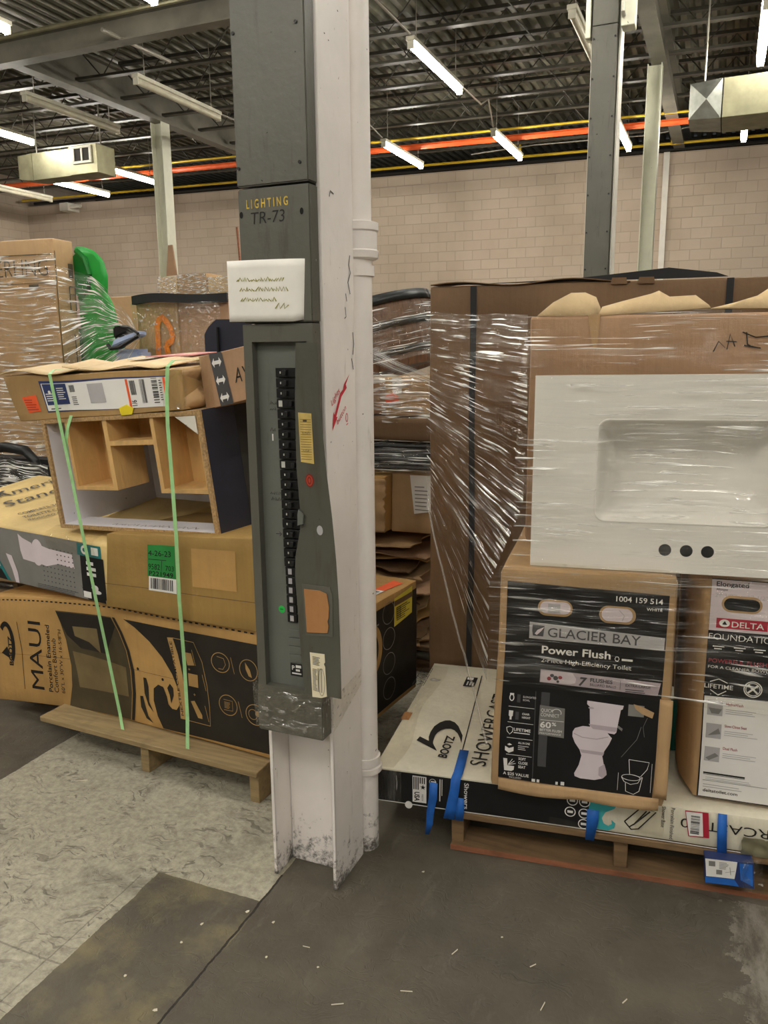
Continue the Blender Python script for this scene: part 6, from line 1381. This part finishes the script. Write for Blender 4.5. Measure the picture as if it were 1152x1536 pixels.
# black and blue carrier
r = thing('plastic_carrier', 'black rimmed pale blue plastic carrier caught in the wrap next to the green chair', 'carrier', (-3.05, 3.8, 1.55))
mb = MB(); mb.hexa([(-3.21, 3.66, 1.585), (-3.0, 3.64, 1.645), (-3.0, 3.72, 1.645), (-3.21, 3.72, 1.585), (-3.19, 3.66, 1.625), (-3.0, 3.64, 1.672), (-3.0, 3.72, 1.672), (-3.19, 3.72, 1.625)]); mb.build('tray', MT['bluegrey'], r, bevel=.006)
mb = MB(); mb.tube([(-3.225, 3.655, 1.60), (-3.20, 3.65, 1.577), (-3.12, 3.64, 1.585), (-3.06, 3.63, 1.61), (-2.985, 3.63, 1.645)], 0.011, 8); mb.tube([(-3.12, 3.65, 1.695), (-3.05, 3.64, 1.69), (-2.985, 3.63, 1.655)], 0.007, 8); mb.build('black_rim', MT['blackp'], r, smooth=True)
mb = MB(); mb.hexa([(-3.20, 3.67, 1.63), (-3.07, 3.66, 1.67), (-3.07, 3.72, 1.67), (-3.20, 3.72, 1.63), (-3.20, 3.67, 1.70), (-3.11, 3.66, 1.705), (-3.11, 3.72, 1.705), (-3.20, 3.72, 1.70)]); mb.build('handle_block', MT['blackp'], r, bevel=.01)
mb = MB(); mb.hexa([(-3.20, 3.68, 0.2), (-3.02, 3.68, 0.2), (-3.02, 3.80, 0.2), (-3.20, 3.80, 0.2), (-3.21, 3.68, 1.575), (-3.03, 3.68, 1.575), (-3.03, 3.80, 1.575), (-3.21, 3.80, 1.575)]); mb.build('bag', MT['bluegrey'], r, bevel=.02)
# carton with orange paint and black foam
om = frame((-2.89, 3.86), -8, 0.006, 4, 19)
r = thing('wrapped_carton', 'wrapped brown carton sprayed with an orange mark and capped with black foam', 'box', (-2.9, 4.2, 0.0))
carton(om, -0.33, 0.0, 0.0, 1.852, 0, 0.5, r=.01, n=(6, 14, 6)).build('carton', MT['cb'], r, smooth=True)
mb = MB(); mb.line(om, [(-0.155, 1.50), (-0.16, 1.60), (-0.158, 1.70), (-0.145, 1.735), (-0.115, 1.745), (-0.085, 1.725), (-0.055, 1.685), (-0.042, 1.645), (-0.055, 1.615), (-0.085, 1.60), (-0.095, 1.585), (-0.082, 1.55), (-0.085, 1.52)], .040, -.008); mb.build('orange_mark', MT['orange_spray'], r)
om2 = frame((-2.885, 3.87), 6, 0.006, 4, 23)
mb = carton(om2, 0.0, 0.31, 0.0, 1.845, 0.0, 0.5, r=.01, n=(6, 14, 6)); mb.build('second_half', MT['cb3'], r, smooth=True)
mb = MB(); mb.grid(lambda i, j: Vector((-3.215 + 0.645 * i, 3.83 + 0.06 * (2 * i - 1) ** 2, 1.828 + 0.008 * sin(6 * i) + 0.048 * j)), 20, 2); mb.build('foam_cap', MT['foam'], r, solid=.03)
mb = MB(); mb.grid(lambda i, j: wob(om(-0.345 + 0.66 * i, 1.30 + 0.53 * j, -0.022 + .10 * max(0, i - .5) ** 2), .006, 10), 30, 24); mb.build('clear_wrap', MT['film_patch'], r, uvscale=(.7, .55), smooth=True)
# navy cabinet seen over the stack
r = thing('navy_cabinet', 'dark navy cabinet with a sloped corner, showing just beside the grey panel behind the stack', 'cabinet', (-2.0, 3.4, 0))
mb = MB(); mb.poly(lambda u, z, d=0.0: Vector((u, 3.25 + d, z)), [(-2.18, 0.0), (-1.72, 0.0), (-1.72, 1.69), (-2.115, 1.695), (-2.155, 1.665), (-2.18, 1.63)], 0, 9); mb.build('body', MT['navy'], r, solid=0.3)
mb = MB(); mb.box(-2.105, -2.098, 3.085, 3.10, 1.50, 1.66); mb.build('slot', MT['hole'], r)
# black office chair in wrap
r = thing('office_chair', 'black office chair in clear film, low at the picture edge behind golden carton', 'chair', (-3.55, 3.35, 0))
mb = MB(); mb.tube([(-3.95, 3.25, 1.02), (-3.6, 3.22, 1.055), (-3.46, 3.22, 1.04), (-3.40, 3.22, 0.99), (-3.38, 3.24, 0.72)], 0.028, 10); mb.build('armrest', MT['blackp'], r, smooth=True)
mb = MB(); mb.box(-3.95, -3.28, 3.28, 3.45, 0.62, 0.98); mb.build('backrest', MT['foam'], r, bevel=.03)
mb = MB(); 
for i in range(5): mb.tube([(-3.60 + .0 * i, 3.26, 0.93 - i * .04), (-3.56, 3.25, 0.92 - i * .04)], 0.022, 8)
mb.build('spring', MT['blackp'], r)
mb = MB(); mb.box(-3.9, -3.4, 3.3, 3.5, 0.5, 0.62); mb.build('seat', MT['foam'], r, bevel=.02)
mb = MB(); mb.tube([(-3.65, 3.4, 0.0), (-3.65, 3.4, 0.5)], 0.04, 10); mb.tube([(-3.9, 3.4, 0.03), (-3.4, 3.4, 0.03)], 0.03, 8); mb.build('pedestal', MT['blackp'], r)
mb = MB(); mb.grid(lambda i, j: wob(Vector((-3.95 + 0.68 * i, 3.19, 0.75 + 0.27 * j - .05 * i)), .02, 9), 20, 10); mb.build('clear_wrap', MT['film_dense'], r, uvscale=(.7, .3), smooth=True)

# cartons farther back, round the corner column
blk('wrapped_carton', 'brown carton top seen far back between the green chair and the orange marked carton', -5.6, -4.6, 6.0, 6.6, 0.0, 2.06, 'cb')
for xa, xb, z1, mt, lb in ((-8.72, -8.36, 2.78, 'cbl', 'pale wrapped carton at the foot of the corner column, far back'), (-8.34, -7.78, 2.80, 'cb', 'brown wrapped carton in the far stack beside the corner column'), (-7.76, -7.2, 2.74, 'cbl', 'pale wrapped carton of the far stack just beside the paper notice')):
    r, mp = blk('wrapped_carton', lb, xa, xb, 11.2, 11.65, 0.0, z1, mt)
    mb = MB(); mb.grid(lambda i, j: wob(mp((xb - xa) * (1.02 * i - .01), 2.2 + (z1 - 2.2) * j, -0.03), .02, 5), 12, 12); mb.build('clear_wrap', MT['film_dense'], r, uvscale=(.8, .6), smooth=True)
mb = MB(); mb.hexa([(-8.97, 11.74, 2.85), (-8.74, 11.72, 2.85), (-8.74, 11.745, 2.85), (-8.97, 11.76, 2.85), (-8.90, 11.74, 3.35), (-8.80, 11.72, 3.35), (-8.80, 11.745, 3.35), (-8.90, 11.76, 3.35)])
props(mb.build('column_guard', MT['cb3'], loc=(-8.85, 11.72, 2.85)), 'pinkish cardboard guard tied round the corner column', 'cardboard')
mb = MB(); mb.tube([(-8.03, 12.9, 0.0), (-8.25, 12.9, 3.75)], 0.02, 8); props(mb.build('rod', MT['redwood'], loc=(-8.2, 12.9, 2.6)), 'thin brown rod standing up beside the corner column', 'rod')

# ---- bits on the floor
rn = random.Random(31); mb = MB()
for x, y, s in ((-1.23, 1.59, .006), (-1.24, 1.51, .005), (-1.05, 1.67, .005), (-1.14, 1.68, .006), (-0.86, 1.57, .004), (-1.16, 1.30, .006), (-0.74, 2.03, .005), (-0.45, 1.85, .004), (-1.30, 1.36, .005), (-1.0, 1.55, .004)):
    mb.add([(x + s * cos(k * 1.26) * rn.uniform(.6, 1.3), y + s * sin(k * 1.26) * rn.uniform(.6, 1.3), 0.003) for k in range(5)], [(0, 1, 2, 3, 4)])
for x, y, a, l in ((-0.76, 1.48, .5, .03), (-0.55, 1.75, 1.2, .025), (-0.35, 1.78, .9, .02), (-0.92, 1.62, .1, .02), (-2.1, 2.05, .5, .06), (-0.3, 1.66, 1.4, .03), (-0.62, 1.58, .3, .03), (-0.12, 1.75, 1.1, .02)):
    dx, dy = cos(a) * l / 2, sin(a) * l / 2
    mb.add([(x - dx, y - dy, .003), (x + dx, y + dy, .003), (x + dx - .002, y + dy + .003, .003), (x - dx - .002, y - dy + .003, .003)], [(0, 1, 2, 3)])
props(mb.build('floor_litter', MT['debris'], loc=(-1, 1.6, 0)), 'scattered pale chips and splinters on the dark floor', 'litter', kind='stuff')

for o in bpy.data.objects:
    if '_o' in o.keys(): del o['_o']
